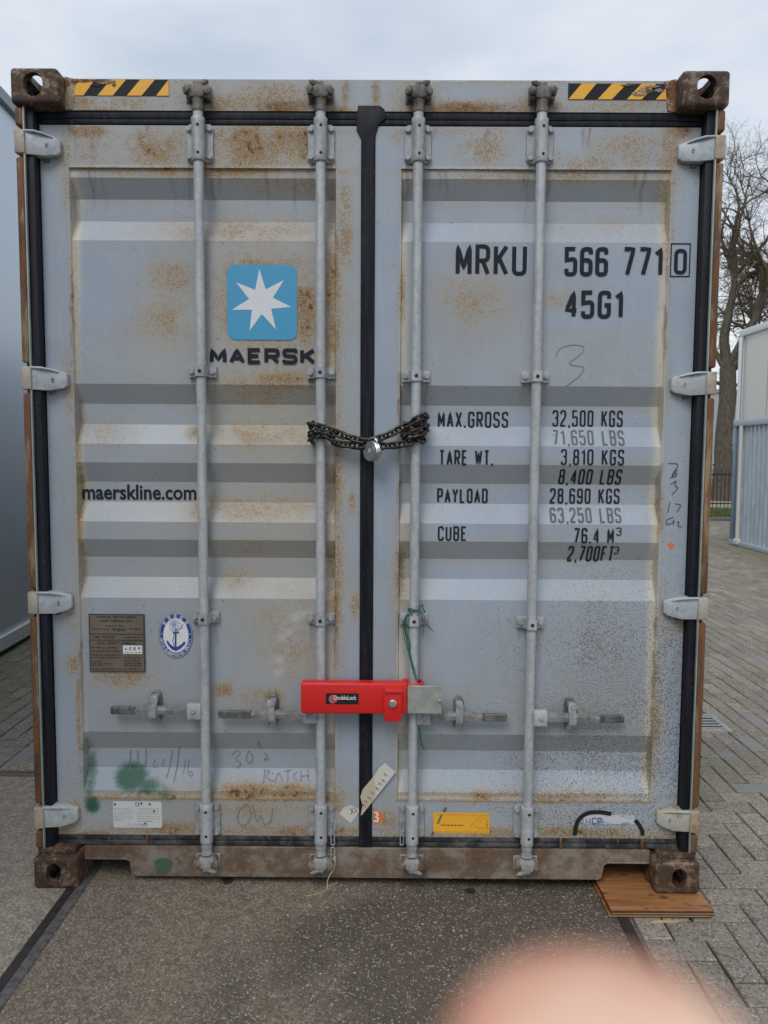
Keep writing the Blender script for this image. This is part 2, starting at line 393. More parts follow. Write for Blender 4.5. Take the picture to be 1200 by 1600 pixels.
M_RAIL = mat_galv('slab_edge_steel', (.085, .08, .078), (.19, .18, .18), .5, .3, .1)
M_RAILD = mat_galv('dark_edge_steel', (.03, .024, .022), (.055, .045, .042), .5, .3, .25)
M_RAILR = mat_galv('rusty_edge_steel', (.13, .085, .07), (.19, .13, .11), .7, .1, .2)
def slab(name, x0, x1, y0, y1, mat):
    xs = np.linspace(x0, x1, 12); ys = np.linspace(y0, y1, 12)
    bm = sheet(list(xs), list(ys), lambda x, y: gz(x)); tag(obj(name, bm, mat, smooth=False), kind='structure')
def strip(name, x0, x1, y0, y1, mat, dz=.004):
    bm = NB(); box(bm, x0, x1, y0, y1, -.03, dz, .002, 1)
    for v in bm.verts: v.co.z += gz(v.co.x)
    tag(obj(name, bm, mat, smooth=False), kind='structure')
for k, y1 in enumerate((1.015, 3.02)):
    slab('slab', -1.031, .893, y1-2.0, y1-.004, M_SLAB)
    if k == 0: slab('slab', -3.1, -1.101, y1-2.0, y1-.04, M_SLABL)
slab('slab', -1.031, .893, -3.0, -.99, M_SLAB); slab('slab', -3.1, -1.101, -3.0, -.99, M_SLABL)
strip('slab_edge', -1.100, -1.0665, -3, 1.0, M_RAILD, .003); strip('slab_edge', -1.0655, -1.030, -3, 3.0, M_RAIL, .006)
strip('slab_edge', .892, .931, -3, 3.0, M_RAILD, .004); strip('slab_edge', .9325, .9435, -3, 3.0, M_RAIL, .002)
strip('slab_edge', -3.1, -1.101, .976, 1.016, M_RAILR, .004)

# ------------------------------------------------------------------ container
CT = thing('shipping_container', 'large pale grey shipping container with closed double doors, rust streaks and black lettering', 'container')
# door profile: heights of the folds (z) and depth of the sheet (y)
YF, YO, YI = .070, .0765, .1125
PROF = [(2.590, YO), (2.560, YO), (2.496, YI), (2.420, YI), (2.345, YO), (1.843, YO), (1.774, YI), (1.700, YI), (1.629, YO), (1.562, YO), (1.491, YI), (1.418, YI), (1.348, YO), (1.283, YO), (1.214, YI), (1.140, YI), (1.068, YO), (.565, YO), (.490, YI), (.416, YI), (.342, YO), (.317, YO)]
PZ = np.array([p[0] for p in PROF][::-1]); PY = np.array([p[1] for p in PROF][::-1])
def prof(z): return np.interp(z, PZ, PY)
Z0, Z1 = .174, 2.735
RX = [-.591, -.169, .168, .592]
DOORS = {'l': (-1.152, -1.053, -.118, -.028), 'r': (.019, .112, 1.053, 1.152)}
def surf(x, z):
    """front of the closed doors"""
    for a, b, c, d in DOORS.values():
        if a-.01 <= x <= d+.01:
            if b <= x <= c and .317 < z < 2.590: return float(prof(z))
            return YF
    return .062
def blobs(X, Z, lst):
    out = np.zeros_like(X)
    for px0, py0, px1, py1, a in lst:
        p, q = P(px0, py0, YF), P(px1, py1, YF); cx, cz = (p.x+q.x)/2, (p.z+q.z)/2; rx, rz = abs(p.x-q.x)/2+.004, abs(p.z-q.z)/2+.004
        d = ((X-cx)/rx)**2+((Z-cz)/rz)**2
        out = np.maximum(out, a*np.exp(-(d**1.3)*.75))
    return out
def vnoise(X, Z, s, seed):
    """value noise on a grid, numpy"""
    r = np.random.default_rng(seed).random((257, 257)); x = X*s+40; z = Z*s+40
    xi, zi = np.floor(x).astype(int), np.floor(z).astype(int); fx, fz = x-xi, z-zi; fx = fx*fx*(3-2*fx); fz = fz*fz*(3-2*fz)
    g = lambda i, j: r[i % 257, j % 257]
    return (g(xi, zi)*(1-fx)+g(xi+1, zi)*fx)*(1-fz)+(g(xi, zi+1)*(1-fx)+g(xi+1, zi+1)*fx)*fz
def grid_mesh(name, xs, zs, Y, wear, stain, back=None):
    nx, nz = len(xs), len(zs); X, Zg = np.meshgrid(xs, zs, indexing='ij')
    co = np.stack([X, Y, Zg], -1).reshape(-1, 3); idx = np.arange(nx*nz).reshape(nx, nz)
    f = np.stack([idx[:-1, :-1], idx[1:, :-1], idx[1:, 1:], idx[:-1, 1:]], -1).reshape(-1, 4)
    ring = np.concatenate([idx[:, 0], idx[-1, 1:], idx[-2::-1, -1], idx[0, -2:0:-1]])
    if back is not None:
        e = co[ring].copy(); e[:, 1] = back; n0 = len(co); co = np.concatenate([co, e]); k = len(ring); a = np.arange(k); b = (a+1) % k
        f = np.concatenate([f, np.stack([ring[a], n0+a, n0+b, ring[b]], -1)])
        wear = np.concatenate([wear.reshape(-1, 4), wear.reshape(-1, 4)[ring]]); stain = np.concatenate([stain.reshape(-1, 4), stain.reshape(-1, 4)[ring]])
    me = bpy.data.meshes.new(name); me.from_pydata(co.tolist(), [], f.tolist())
    for nm, d in (('wear', wear), ('stain', stain)):
        at = me.color_attributes.new(nm, 'FLOAT_COLOR', 'POINT'); at.data.foreach_set('color', np.ascontiguousarray(d, dtype=np.float32).ravel())
    return me
def spaced(vals, step):
    out = []
    for a, b in zip(vals[:-1], vals[1:]):
        n = max(1, int(round((b-a)/step))); out += list(np.linspace(a, b, n, endpoint=False))
    return np.array(out+[vals[-1]])
LR = [(95, 190, 112, 330, .5), (98, 560, 118, 640, .55), (100, 920, 122, 985, .6), (88, 232, 108, 262, .5), (100, 1245, 128, 1305, .6), (110, 205, 180, 262, .35), (180, 200, 300, 262, .62), (100, 195, 170, 215, .75), (325, 195, 500, 262, .85), (330, 196, 410, 235, .85), (460, 196, 490, 255, .85), (150, 258, 530, 276, .62), (420, 200, 545, 212, .5), (390, 275, 530, 300, .5),
      (250, 338, 540, 382, .48), (505, 280, 532, 660, .62), (528, 280, 550, 420, .55), (320, 390, 505, 560, .62), (455, 420, 495, 540, .72), (355, 400, 480, 425, .6), (240, 405, 305, 455, .62), (215, 460, 305, 540, .42), (395, 580, 520, 610, .72), (310, 580, 510, 640, .4), (330, 655, 500, 700, .52), (120, 655, 200, 695, .45), (290, 665, 320, 685, .55),
      (112, 260, 122, 600, .4), (116, 600, 130, 930, .62), (295, 780, 345, 812, .55), (320, 778, 500, 815, .48), (325, 840, 470, 870, .35), (345, 885, 400, 925, .42), (500, 690, 535, 1000, .5), (516, 640, 534, 1060, .66), (545, 770, 555, 800, .8), (548, 920, 560, 970, .5),
      (145, 1045, 235, 1075, .6), (105, 1025, 128, 1052, .9), (400, 925, 500, 1060, .4), (330, 1070, 365, 1090, .7), (370, 1072, 420, 1110, .5), (410, 1078, 440, 1100, .8), (118, 1000, 128, 1230, .6), (320, 1228, 530, 1252, .85), (140, 1240, 330, 1250, .6), (330, 1250, 470, 1285, .4), (500, 1220, 545, 1275, .6), (90, 1296, 180, 1310, .6), (170, 1285, 330, 1308, .75), (325, 1288, 560, 1308, .85), (100, 1185, 130, 1300, .25), (60, 1290, 130, 1310, .7)]
RR = [(1046, 205, 1062, 262, .6), (1032, 575, 1052, 630, .4), (1030, 925, 1046, 985, .45), (930, 205, 1040, 262, .52), (720, 200, 790, 260, .55), (860, 240, 990, 275, .5), (590, 198, 830, 212, .4), (700, 265, 1040, 284, .55), (610, 200, 640, 220, .5), (1045, 195, 1080, 215, .9), (1030, 205, 1060, 300, .75), (690, 430, 800, 520, .42), (735, 435, 760, 500, .45), (850, 455, 900, 480, .38), (850, 330, 1030, 372, .25), (625, 420, 632, 500, .75),
      (1040, 270, 1050, 420, .5), (1028, 780, 1038, 830, .5), (618, 830, 634, 960, .6), (1020, 1040, 1030, 1210, .62), (1022, 1048, 1032, 1068, 1.0), (640, 1236, 1010, 1252, .62), (710, 1240, 800, 1252, .8), (835, 1246, 870, 1254, .95), (650, 1292, 1040, 1310, .75), (585, 1270, 620, 1310, .75), (1040, 1260, 1085, 1300, .7), (1040, 965, 1075, 990, .5), (590, 1290, 1060, 1308, .5)]
def make_door(side):
    a, b, c, d = DOORS[side]
    xs = spaced([a, b-.0005, b+.004, c-.004, c+.0005, d], .0058)
    zs = spaced([Z0, .3155]+[float(z) for z in PZ]+[2.5915, Z1], .0062)
    X, Z = np.meshgrid(xs, zs, indexing='ij')
    Y = np.full_like(X, YF); inn = (X > b) & (X < c) & (Z > .3165) & (Z < 2.5905)
    pr = prof(Z); Y[inn] = pr[inn]
    # hand-welded sheet: shallow waviness, plus a few dents
    wv = (vnoise(X, Z, 3.1, 3)-.5)*.0042+(vnoise(X, Z, 9, 4)-.5)*.0012; Y[inn] += wv[inn]
    # thin weld seams at the rails
    for zz in (.317, 2.590): Y += np.where((np.abs(Z-zz) < .004) & (X > b) & (X < c), -.002, 0)
    de = np.minimum(np.abs(X-b), np.abs(X-c))
    rust = blobs(X, Z, LR if side == 'l' else RR)
    n1, n2, n3 = vnoise(X, Z, 14, 11), vnoise(X, Z, 40, 12), vnoise(X, Z, 5, 13)
    rust = rust*np.clip(.66+.7*n1+.3*(n2-.5), 0, 1.3)*(1.18 if side == 'l' else 1.08)
    seamv = np.exp(-(de/.007)**2)*np.clip(vnoise(X, Z, 7, 21)*1.7-.55, 0, 1)*((Z > .32) & (Z < 2.59)); rust = np.maximum(rust, seamv*(.72 if side == 'l' else .55))
    seamh = (np.exp(-((Z-2.590)/.004)**2)+np.exp(-((Z-.317)/.004)**2))*((X > b-.004) & (X < c+.004))
    rust = np.maximum(rust, np.clip(seamh, 0, 1)*(.55+.5*n1))
    bot = np.exp(-((Z-Z0)/.018)**2)*np.clip(.45+.8*n1, 0, 1); rust = np.maximum(rust, bot*.85)
    rust = np.clip(rust, 0, 1)
    cw = .012+.018*vnoise(X, Z, 3, 31)+.010*vnoise(X, Z, 16, 32)
    inx = np.where(X < (b+c)/2, X-b, c-X)
    caulk = np.exp(-(np.clip(inx, 0, 1)/cw)**4)*(inx > -.006)*((Z > .32) & (Z < 2.58))*np.clip(vnoise(X, Z, 4, 33)*2-.35+(.3 if side == 'r' else 0)*(X > .9), 0, 1)
    caulk = np.maximum(caulk, np.exp(-((Z-.322)/.009)**2)*inn*.7)
    gr = np.zeros_like(X); fade = np.zeros_like(X); grit = np.zeros_like(X)+.06
    if side == 'l':
        gr = blobs(X, Z, [(178, 1200, 226, 1236, 1.05), (205, 1218, 252, 1244, .72), (235, 1228, 275, 1252, .5), (128, 1165, 148, 1265, .62), (132, 1245, 156, 1270, .85), (126, 1150, 140, 1190, .5), (250, 1240, 275, 1262, .35)])
        # pale dried wash mark
        for t in np.linspace(0, 1, 26):
            p = P(478-42*t**.6-2, 960+90*t**1.4, YO); r = .014+.012*math.sin(t*9)**2
            fade = np.maximum(fade, .42*np.exp(-(((X-p.x)**2+(Z-p.z)**2)/r**2)))
        fade *= np.clip(vnoise(X, Z, 38, 41)*1.8-.3, 0, 1)
        dirt_tint = blobs(X, Z, [(120, 640, 530, 1000, .6), (300, 360, 535, 1060, .85), (215, 380, 310, 560, .55), (130, 1000, 330, 1060, .5), (120, 1230, 540, 1300, .7), (110, 700, 150, 1000, .7), (300, 195, 540, 300, .7), (110, 195, 300, 275, .45)])
    else:
        g = np.clip((X-.30)/.55, 0, 1)*np.clip((1.42-Z)/.5, 0, 1); grit += .75*g*(.6+.8*n3)+.18*np.clip((1.0-Z)/.5, 0, 1)
        sp_ = P(907, 940, YO); grit += .3*np.clip((X-sp_.x)/.02, 0, 1)*(Z < 1.07)*(Z > .4)*(.5+n3*.7)
        dirt_tint = blobs(X, Z, [(600, 840, 680, 1250, .45), (700, 960, 860, 1120, .25), (840, 840, 1040, 1240, .4), (640, 1235, 1030, 1300, .45), (690, 380, 800, 560, .3)])
    # tan tint on the faces that look downwards and in the recesses under them
    pi = np.interp(Z, PZ, np.gradient(PY, PZ)); dirt_tint = np.maximum(dirt_tint, .40*inn*(pi < -.1)*(.5+n3)) + .25*np.clip(n1*1.6-.9, 0, 1)
    fold = sum(np.exp(-((Z-pz)/.0035)**2) for pz, py in PROF[2::1] if 0 < py)*inn*np.clip(vnoise(X, Z, 11, 61)*1.6-.5, 0, 1)*.5; dirt_tint = np.maximum(dirt_tint, fold)  # tan lines along the folds, broken up by noise
    # rust runs below bolts, guides, seams and hinges
    drip = np.zeros_like(X); rg = random.Random(77 if side == 'l' else 78); src = []
    for i_ in ((0, 1) if side == 'l' else (2, 3)):
        for zz_ in (1.885, 1.0): src += [(RX[i_]+q*.0375, zz_-.012, rg.uniform(.05, .17), rg.uniform(.35, .8)) for q in (-1, 1)]
        src += [(RX[i_]+q*.036, 2.61, rg.uniform(.06, .26), rg.uniform(.45, .9)) for q in (-1, 1)]+[(RX[i_]+q*.036, .19, .03, .8) for q in (-1, 1)]
    src += [(rg.uniform(b, c), 2.588, rg.uniform(.03, .16), rg.uniform(.3, .85)) for _ in range(16 if side == 'l' else 8)]
    src += [(rg.uniform(b, c), 2.733, rg.uniform(.03, .13), rg.uniform(.4, .9)) for _ in range(16 if side == 'l' else 8)]
    src += [(rg.choice((b, c))+rg.uniform(-.004, .004), rg.uniform(.6, 2.5), rg.uniform(.08, .35), rg.uniform(.5, 1)) for _ in range(14)]
    for sx_, sz_, ln_, am_ in src:
        t_ = (sz_-Z)/ln_; wob = .003*np.sin(Z*60+sx_*50); drip = np.maximum(drip, am_*np.exp(-((X-sx_-wob)/(.004+.003*np.clip(t_, 0, 1)))**2)*(t_ > 0)*np.clip(1-t_, 0, 1)**.7)
    wear = np.stack([rust, np.clip(caulk, 0, 1), np.clip(gr, 0, 1), np.clip(grit, 0, 1)], -1); stain = np.stack([np.clip(dirt_tint, 0, 1), drip, fade, np.ones_like(X)], -1)
    me = grid_mesh('door', xs, zs, Y, wear, stain, back=.118)
    o = obj('door', me, MP, CT, ang=24)
    o['label'] = ('left door with pale blue star square and rust speckled paint' if side == 'l' else 'right door with black weight table and grit speckled paint')
    return o
DL, DRT = make_door('l'), make_door('r')

def strip_grid(name, x0, x1, z0, z1, y, back, rl, parent, dirtl=(), base_r=0):
    xs, zs = spaced([x0, x1], .006), spaced([z0, z1], .005); X, Z = np.meshgrid(xs, zs, indexing='ij')
    rust = blobs(X, Z, rl)*np.clip(.75+.7*vnoise(X, Z, 16, 51), 0, 1.4); rust = np.maximum(rust, np.exp(-((Z-z0)/.022)**2)*np.clip(vnoise(X, Z, 9, 52)*1.7-.35, 0, 1)*.95)
    drip = blobs(X, Z, dirtl)*1.0
    w = np.stack([np.clip(rust, 0, 1), 0*X, 0*X, 0*X+.1], -1); s = np.stack([np.clip(.15+.3*vnoise(X, Z, 7, 53), 0, 1)*.8, np.clip(drip, 0, 1), 0*X, 0*X+1], -1)
    Y = np.full_like(X, y)+(vnoise(X, Z, 4, 55)-.5)*.002
    return obj(name, grid_mesh(name, xs, zs, Y, w, s, back), MP, parent, ang=30)
HEAD = [(100, 150, 160, 176, .6), (150, 152, 270, 174, .5), (270, 120, 345, 175, .55), (310, 148, 410, 176, .75), (370, 128, 480, 176, .62), (400, 158, 490, 178, .95), (470, 125, 525, 178, .6), (535, 122, 546, 172, .5), (583, 122, 592, 172, .55), (620, 125, 680, 178, .62), (665, 160, 800, 180, .95), (620, 162, 660, 180, .7), (780, 155, 890, 182, .78), (820, 125, 870, 180, .55), (870, 160, 1050, 180, .55), (970, 120, 1050, 182, .62), (100, 120, 260, 128, .7), (640, 120, 1040, 134, .35), (940, 158, 1000, 178, .7)]
hd = strip_grid('header', -1.058, 1.058, 2.783, 2.887, .065, .2, HEAD, CT, [(398, 160, 480, 176, .8), (670, 165, 800, 178, .8), (536, 125, 545, 172, .5), (584, 125, 591, 172, .5), (300, 165, 350, 178, .6), (820, 165, 870, 180, .6)])
bm = NB(); prism(bm, [(-1.045, 2.883), (1.045, 2.883), (1.03, 2.8885), (-1.03, 2.8885)], .0655, .25); box(bm, -1.058, 1.058, .16, .25, 2.78, 2.883)
obj('header_cap', bm, M_HINGE, hd)
# corner gussets from the castings to the header
M_GUS = mat_steel_rusty('rusted_gusset', (.25, .19, .13), .62, scale=10)
for s in (-1, 1):
    bm = NB(); prism(bm, [(s*1.058, 2.782), (s*1.058, 2.8945), (s*1.045, 2.892), (s*1.03, 2.8885), (s*1.015, 2.8875), (s*1.03, 2.786)], .062, .10, .0015, 1)
    obj('header_gusset', bm, M_GUS, CT)

# rear end, side walls, roof and floor of the box
def corr(bm, fn, length, pitch, depth, h0, h1):
    pts = []; y = .19
    while y < length:
        pts += [(y, 0), (y+pitch*.30, 0), (y+pitch*.42, depth), (y+pitch*.80, depth), (y+pitch*.92, 0)]; y += pitch
    pts.append((length, 0)); prev = None
    for y, d in pts:
        a, b = bm.verts.new(fn(y, d, h0)), bm.verts.new(fn(y, d, h1))
        if prev: bm.faces.new((prev[0], a, b, prev[1]))
        prev = (a, b)
for s in (-1, 1):
    bm = NB(); corr(bm, lambda y, d, z: (s*(1.205-d), y, z), 12.0, .278, .036, .15, 2.80)
    box(bm, min(s*1.15, s*1.212), max(s*1.15, s*1.212), .178, 12.0, .03, .155); box(bm, min(s*1.14, s*1.212), max(s*1.14, s*1.212), .178, 12.0, 2.79, 2.86)
    obj('side_wall', bm, M_HINGE, CT, ang=20)
bm = NB(); box(bm, -1.19, 1.19, .17, 12.1, 2.835, 2.872); obj('roof', bm, M_HINGE, CT)
bm = NB(); box(bm, -1.17, 1.17, .2, 12.1, .13, .155)
for k in range(40): box(bm, -1.14, 1.14, .35+.3*k, .42+.3*k, .04, .13)
obj('floor_frame', bm, M_SILL, CT)
bm = NB(); box(bm, -1.2, 1.2, 12.1, 12.15, .03, 2.86); obj('end_wall', bm, M_HINGE, CT)

# ---- corner castings, cut by booleans
def shaped(base, cutters):
    def mk(bm):
        bmesh.ops.recalc_face_normals(bm, faces=bm.faces); me = bpy.data.meshes.new('t'); bm.to_mesh(me); bm.free(); o = bpy.data.objects.new('t', me); COL.objects.link(o); return o
    b = mk(base); cs = [mk(c) for c in cutters]
    for c in cs:
        md = b.modifiers.new('b', 'BOOLEAN'); md.operation = 'DIFFERENCE'; md.object = c; md.solver = 'EXACT'
    dg = bpy.context.evaluated_depsgraph_get(); me = bpy.data.meshes.new_from_object(b.evaluated_get(dg))
    for o in cs+[b]: bpy.data.objects.remove(o)
    me.materials.clear(); return me
def oval(bm, c, u, v, ru, rv, sl, d0, d1, n=20):
    """slot: half circle ends of radius ru, straight half length sl along v"""
    c, u, v = Vector(c), Vector(u), Vector(v); w = u.cross(v); pts = []
    for k in range(n+1): a = math.pi*k/n; pts.append(u*math.cos(a)*ru+v*(math.sin(a)*rv+sl))
    for k in range(n+1): a = math.pi+math.pi*k/n; pts.append(u*math.cos(a)*ru+v*(math.sin(a)*rv-sl))
    A = [bm.verts.new(c+p+w*d0) for p in pts]; B = [bm.verts.new(c+p+w*d1) for p in pts]; k = len(pts)
    bm.faces.new(A[::-1]); bm.faces.new(B)
    for i in range(k): bm.faces.new((A[i], A[(i+1) % k], B[(i+1) % k], B[i]))
def casting(s, top, y0=0.0, rear=False):
    z0 = 2.778 if top else 0.0; z1 = z0+.118; x0, x1 = sorted((s*1.057, s*1.219)); D = .178
    b = NB(); box(b, x0, x1, y0, y0+D, z0, z1, .0135, 4)
    cav = NB(); box(cav, x0+.026, x1-.026, y0+.026, y0+D-.026, z0+(.018 if top else .024), z1-(.024 if top else .018), .006, 2)
    cuts = [cav]; cx, cz = (x0+x1)/2, z0+(.062 if top else .060)
    if not rear:
        f = NB()
        if top: oval(f, (cx+s*.002, y0, cz), (1, 0, 0), (0, 0, 1), .033, .033, .006, -.05, .05)
        else: oval(f, (cx+s*.006, y0, cz), (1, 0, 0), (0, 0, 1), .0265, .0265, .010, -.05, .05)
        cuts.append(f)
    sdh = NB(); oval(sdh, (s*1.219, y0+.089, cz), (0, 1, 0), (0, 0, 1), .036, .030, .004, -.05, .05); cuts.append(sdh)
    th = NB(); oval(th, (cx, y0+.089, z1 if top else z0), (1, 0, 0), (0, 1, 0), .034, .034, .030, -.05, .05); cuts.append(th)
    o = obj('corner_casting', shaped(b, cuts), M_CAST, CT, ang=35)
    return o
for s in (-1, 1):
    for top in (0, 1): casting(s, top)
    for top in (0, 1):
        bm = NB(); z0 = 2.778 if top else 0; box(bm, min(s*1.057, s*1.219), max(s*1.057, s*1.219), 12.014, 12.192, z0, z0+.118, .009, 2); obj('corner_casting', bm, M_CAST, CT)
    bm = NB(); box(bm, min(s*1.075, s*1.213), max(s*1.075, s*1.213), .03, .17, .119, .142, .004); obj('casting_plate', bm, M_CAST, CT)
# ---- corner posts, hinges
M_KNU = mat_steel_rusty('knuckle_paint', (.42, .40, .36), .34, scale=16, stretch=(1, 1, .5), soft=.16, film=(.36, .27, .15), light=(.26, .12, .05))
HZ = {-1: [P(60, y, .03).z for y in (224, 592, 942, 1276)], 1: [P(1090, y, .03).z for y in (233, 600, 951, 1283)]}
for s in (-1, 1):
    bm = NB(); edges = [2.776]
    for z in HZ[s]: edges += [z+.052, z-.046]
    edges.append(.143)
    for k in range(0, len(edges), 2): box(bm, *sorted((s*1.186, s*1.2135)), .016, .10, edges[k+1]+.003, edges[k]-.003, .008, 3)
    box(bm, *sorted((s*1.184, s*1.2105)), .05, .18, .143, 2.776); obj('corner_post', bm, M_POST, CT)
    bm = NB(); box(bm, *sorted((s*1.1815, s*1.1865)), .0165, .030, .145, 2.776, .0015); obj('post_lip', bm, mat_steel_rusty('lip_paint', (.30, .36, .34), .2, scale=6, stretch=(1, 1, .4)), CT)
    for k, z in enumerate(HZ[s]):
        bm = NB(); j = random.uniform(-.003, .003); zt, zb = z+.042, z-.038
        box(bm, *sorted((s*1.180, s*1.2165)), .011, .075, zb, zt, .006, 2)
        kb = bm; bm = NB(); tip = 1.072+random.uniform(-.004, .004)
        hx = [(1.186, zb), (1.186, zt), (1.128, zt-.002), (tip+.012, zt-.014), (tip, zt-.02), (tip, zb+.016+j), (tip+.012, zb+.006+j), (1.128, zb-.002)]
        pl = [(s*x, q) for x, q in hx]
        prism(bm, pl, .020, .0695, .0032, 2)
        for v in bm.verts:
            if v.co.y < .045: v.co.y += .030*min(1, max(0, (1.165-abs(v.co.x))/.085))**1.2
        h = obj('hinge', bm, M_HINGE if k < 3 else mat_steel_rusty('hinge_rust', (.42, .45, .46), .22 if s < 0 else .38, scale=12), CT)
        obj('knuckle', kb, M_KNU, h); bm = NB(); tube(bm, [(s*1.184, .019, zt-.003), (s*1.150, .0215, zt-.004), (s*1.122, .032, zt-.009), (s*1.096, .043, zt-.017)], [.004, .0045, .004, .002], 8)
        obj('hinge_rib', bm, M_HINGE, h)
        bm = NB(); xx = s*1.115; yy = .0365; tube(bm, [(xx-.004, yy, z-.004), (xx, yy, z+.004), (xx+.004, yy, z-.004)], .0016, 5); tube(bm, [(xx-.005, yy, z-.009), (xx+.004, yy, z-.009)], .0015, 5)
        obj('cast_mark', bm, M_RPATCH, h)
        bm = NB(); cyl(bm, (s*1.128, .066, zb-.012), (s*1.128, .066, zb+.002), .009, 10); obj('hinge_pin', bm, M_CAM, h)
# ---- rubber gaskets
def gasket(name, segs, mat=None, bev=.004, par=None):
    bm = NB()
    for g in segs: box(bm, *g, bev, 2)
    return obj(name, bm, mat or M_RUB, par or CT)
for s in (-1, 1): gasket('door_gasket', [(*sorted((s*1.1535, s*1.182)), .070, .14, .15, 2.78), (*sorted((s*1.1550, s*1.1845)), .031, .075, .146, 2.777)], bev=.006)
gasket('door_gasket', [(-1.17, 1.17, .078, .14, 2.738, 2.7815), (-1.168, 1.168, .0685, .085, 2.757, 2.7815), (-1.168, 1.168, .0700, .09, 2.739, 2.7565)], bev=.003)
gasket('door_gasket', [(-1.17, 1.17, .082, .14, .134, .1725), (-1.168, 1.168, .0700, .09, .135, .1525), (-1.168, 1.168, .0715, .09, .154, .1728)], M_RUBD, .003)
bm = NB()
prism(bm, [(-.029, .136), (.020, .136), (.020, 2.70), (.030, 2.735), (.060, 2.765), (.052, 2.79), (.035, 2.803), (-.042, 2.803), (-.046, 2.77), (-.046, 2.72), (-.030, 2.69)], .0625, .11, .004)
for k in (-.022, .013): tube(bm, [(k, .0640, .2), (k, .0640, 2.70)], .0024, 6)
obj('centre_gasket', bm, M_RUB, CT)
# small torn bits of rubber along the centre gasket edge
# ---- sill with two lifting notches
bm = NB()
prism(bm, [(-1.056, .080), (-.895, .080), (-.881, .070), (-.872, .018), (-.866, .015), (.866, .015), (.872, .018), (.881, .070), (.895, .080), (1.056, .080), (1.056, .132), (-1.056, .132)], .0655, .073, .0015, 1)
box(bm, -1.05, 1.05, .075, .19, .115, .132); box(bm, -.86, .86, .075, .19, .015, .023)
for s in (-1, 1): box(bm, *sorted((s*.872, s*.862)), .075, .19, .02, .115)
for a, b in ((-.884, -.868), (.868, .884)): pass
sill = obj('sill', bm, M_SILL, CT)
for s in (-1, 1):
    bm = NB(); tube(bm, [(s*1.052, .0655, .0825), (s*.897, .0655, .0825), (s*.884, .0655, .074), (s*.874, .0655, .022)], .0035, 6); obj('notch_bead', bm, M_SILL, sill)
for p0 in (P(230, 1300, .07).x, P(876, 1318, .07).x, P(1003, 1318, .07).x):
    bm = NB(); box(bm, p0-.005, p0+.005, .066, .0735, .134, .174, .002); obj('weld_tab', bm, M_POST, sill)
bm = NB(); c = P(256, 1352, .0650)
poly = [(c.x+.034*math.cos(a)*(1+.12*math.sin(3*a)), c.z+.032*math.sin(a)*(1+.1*math.cos(2*a))) for a in [2*math.pi*k/24 for k in range(24)]]
bm.faces.new([bm.verts.new((x, .0645, z)) for x, z in poly])
mg = MT('green_spray'); gm = mg.fin(mg.mix(mg.noise(60, 5), (.03, .085, .055), (.10, .14, .10)), .7); obj('paint_blot', bm, gm, sill)

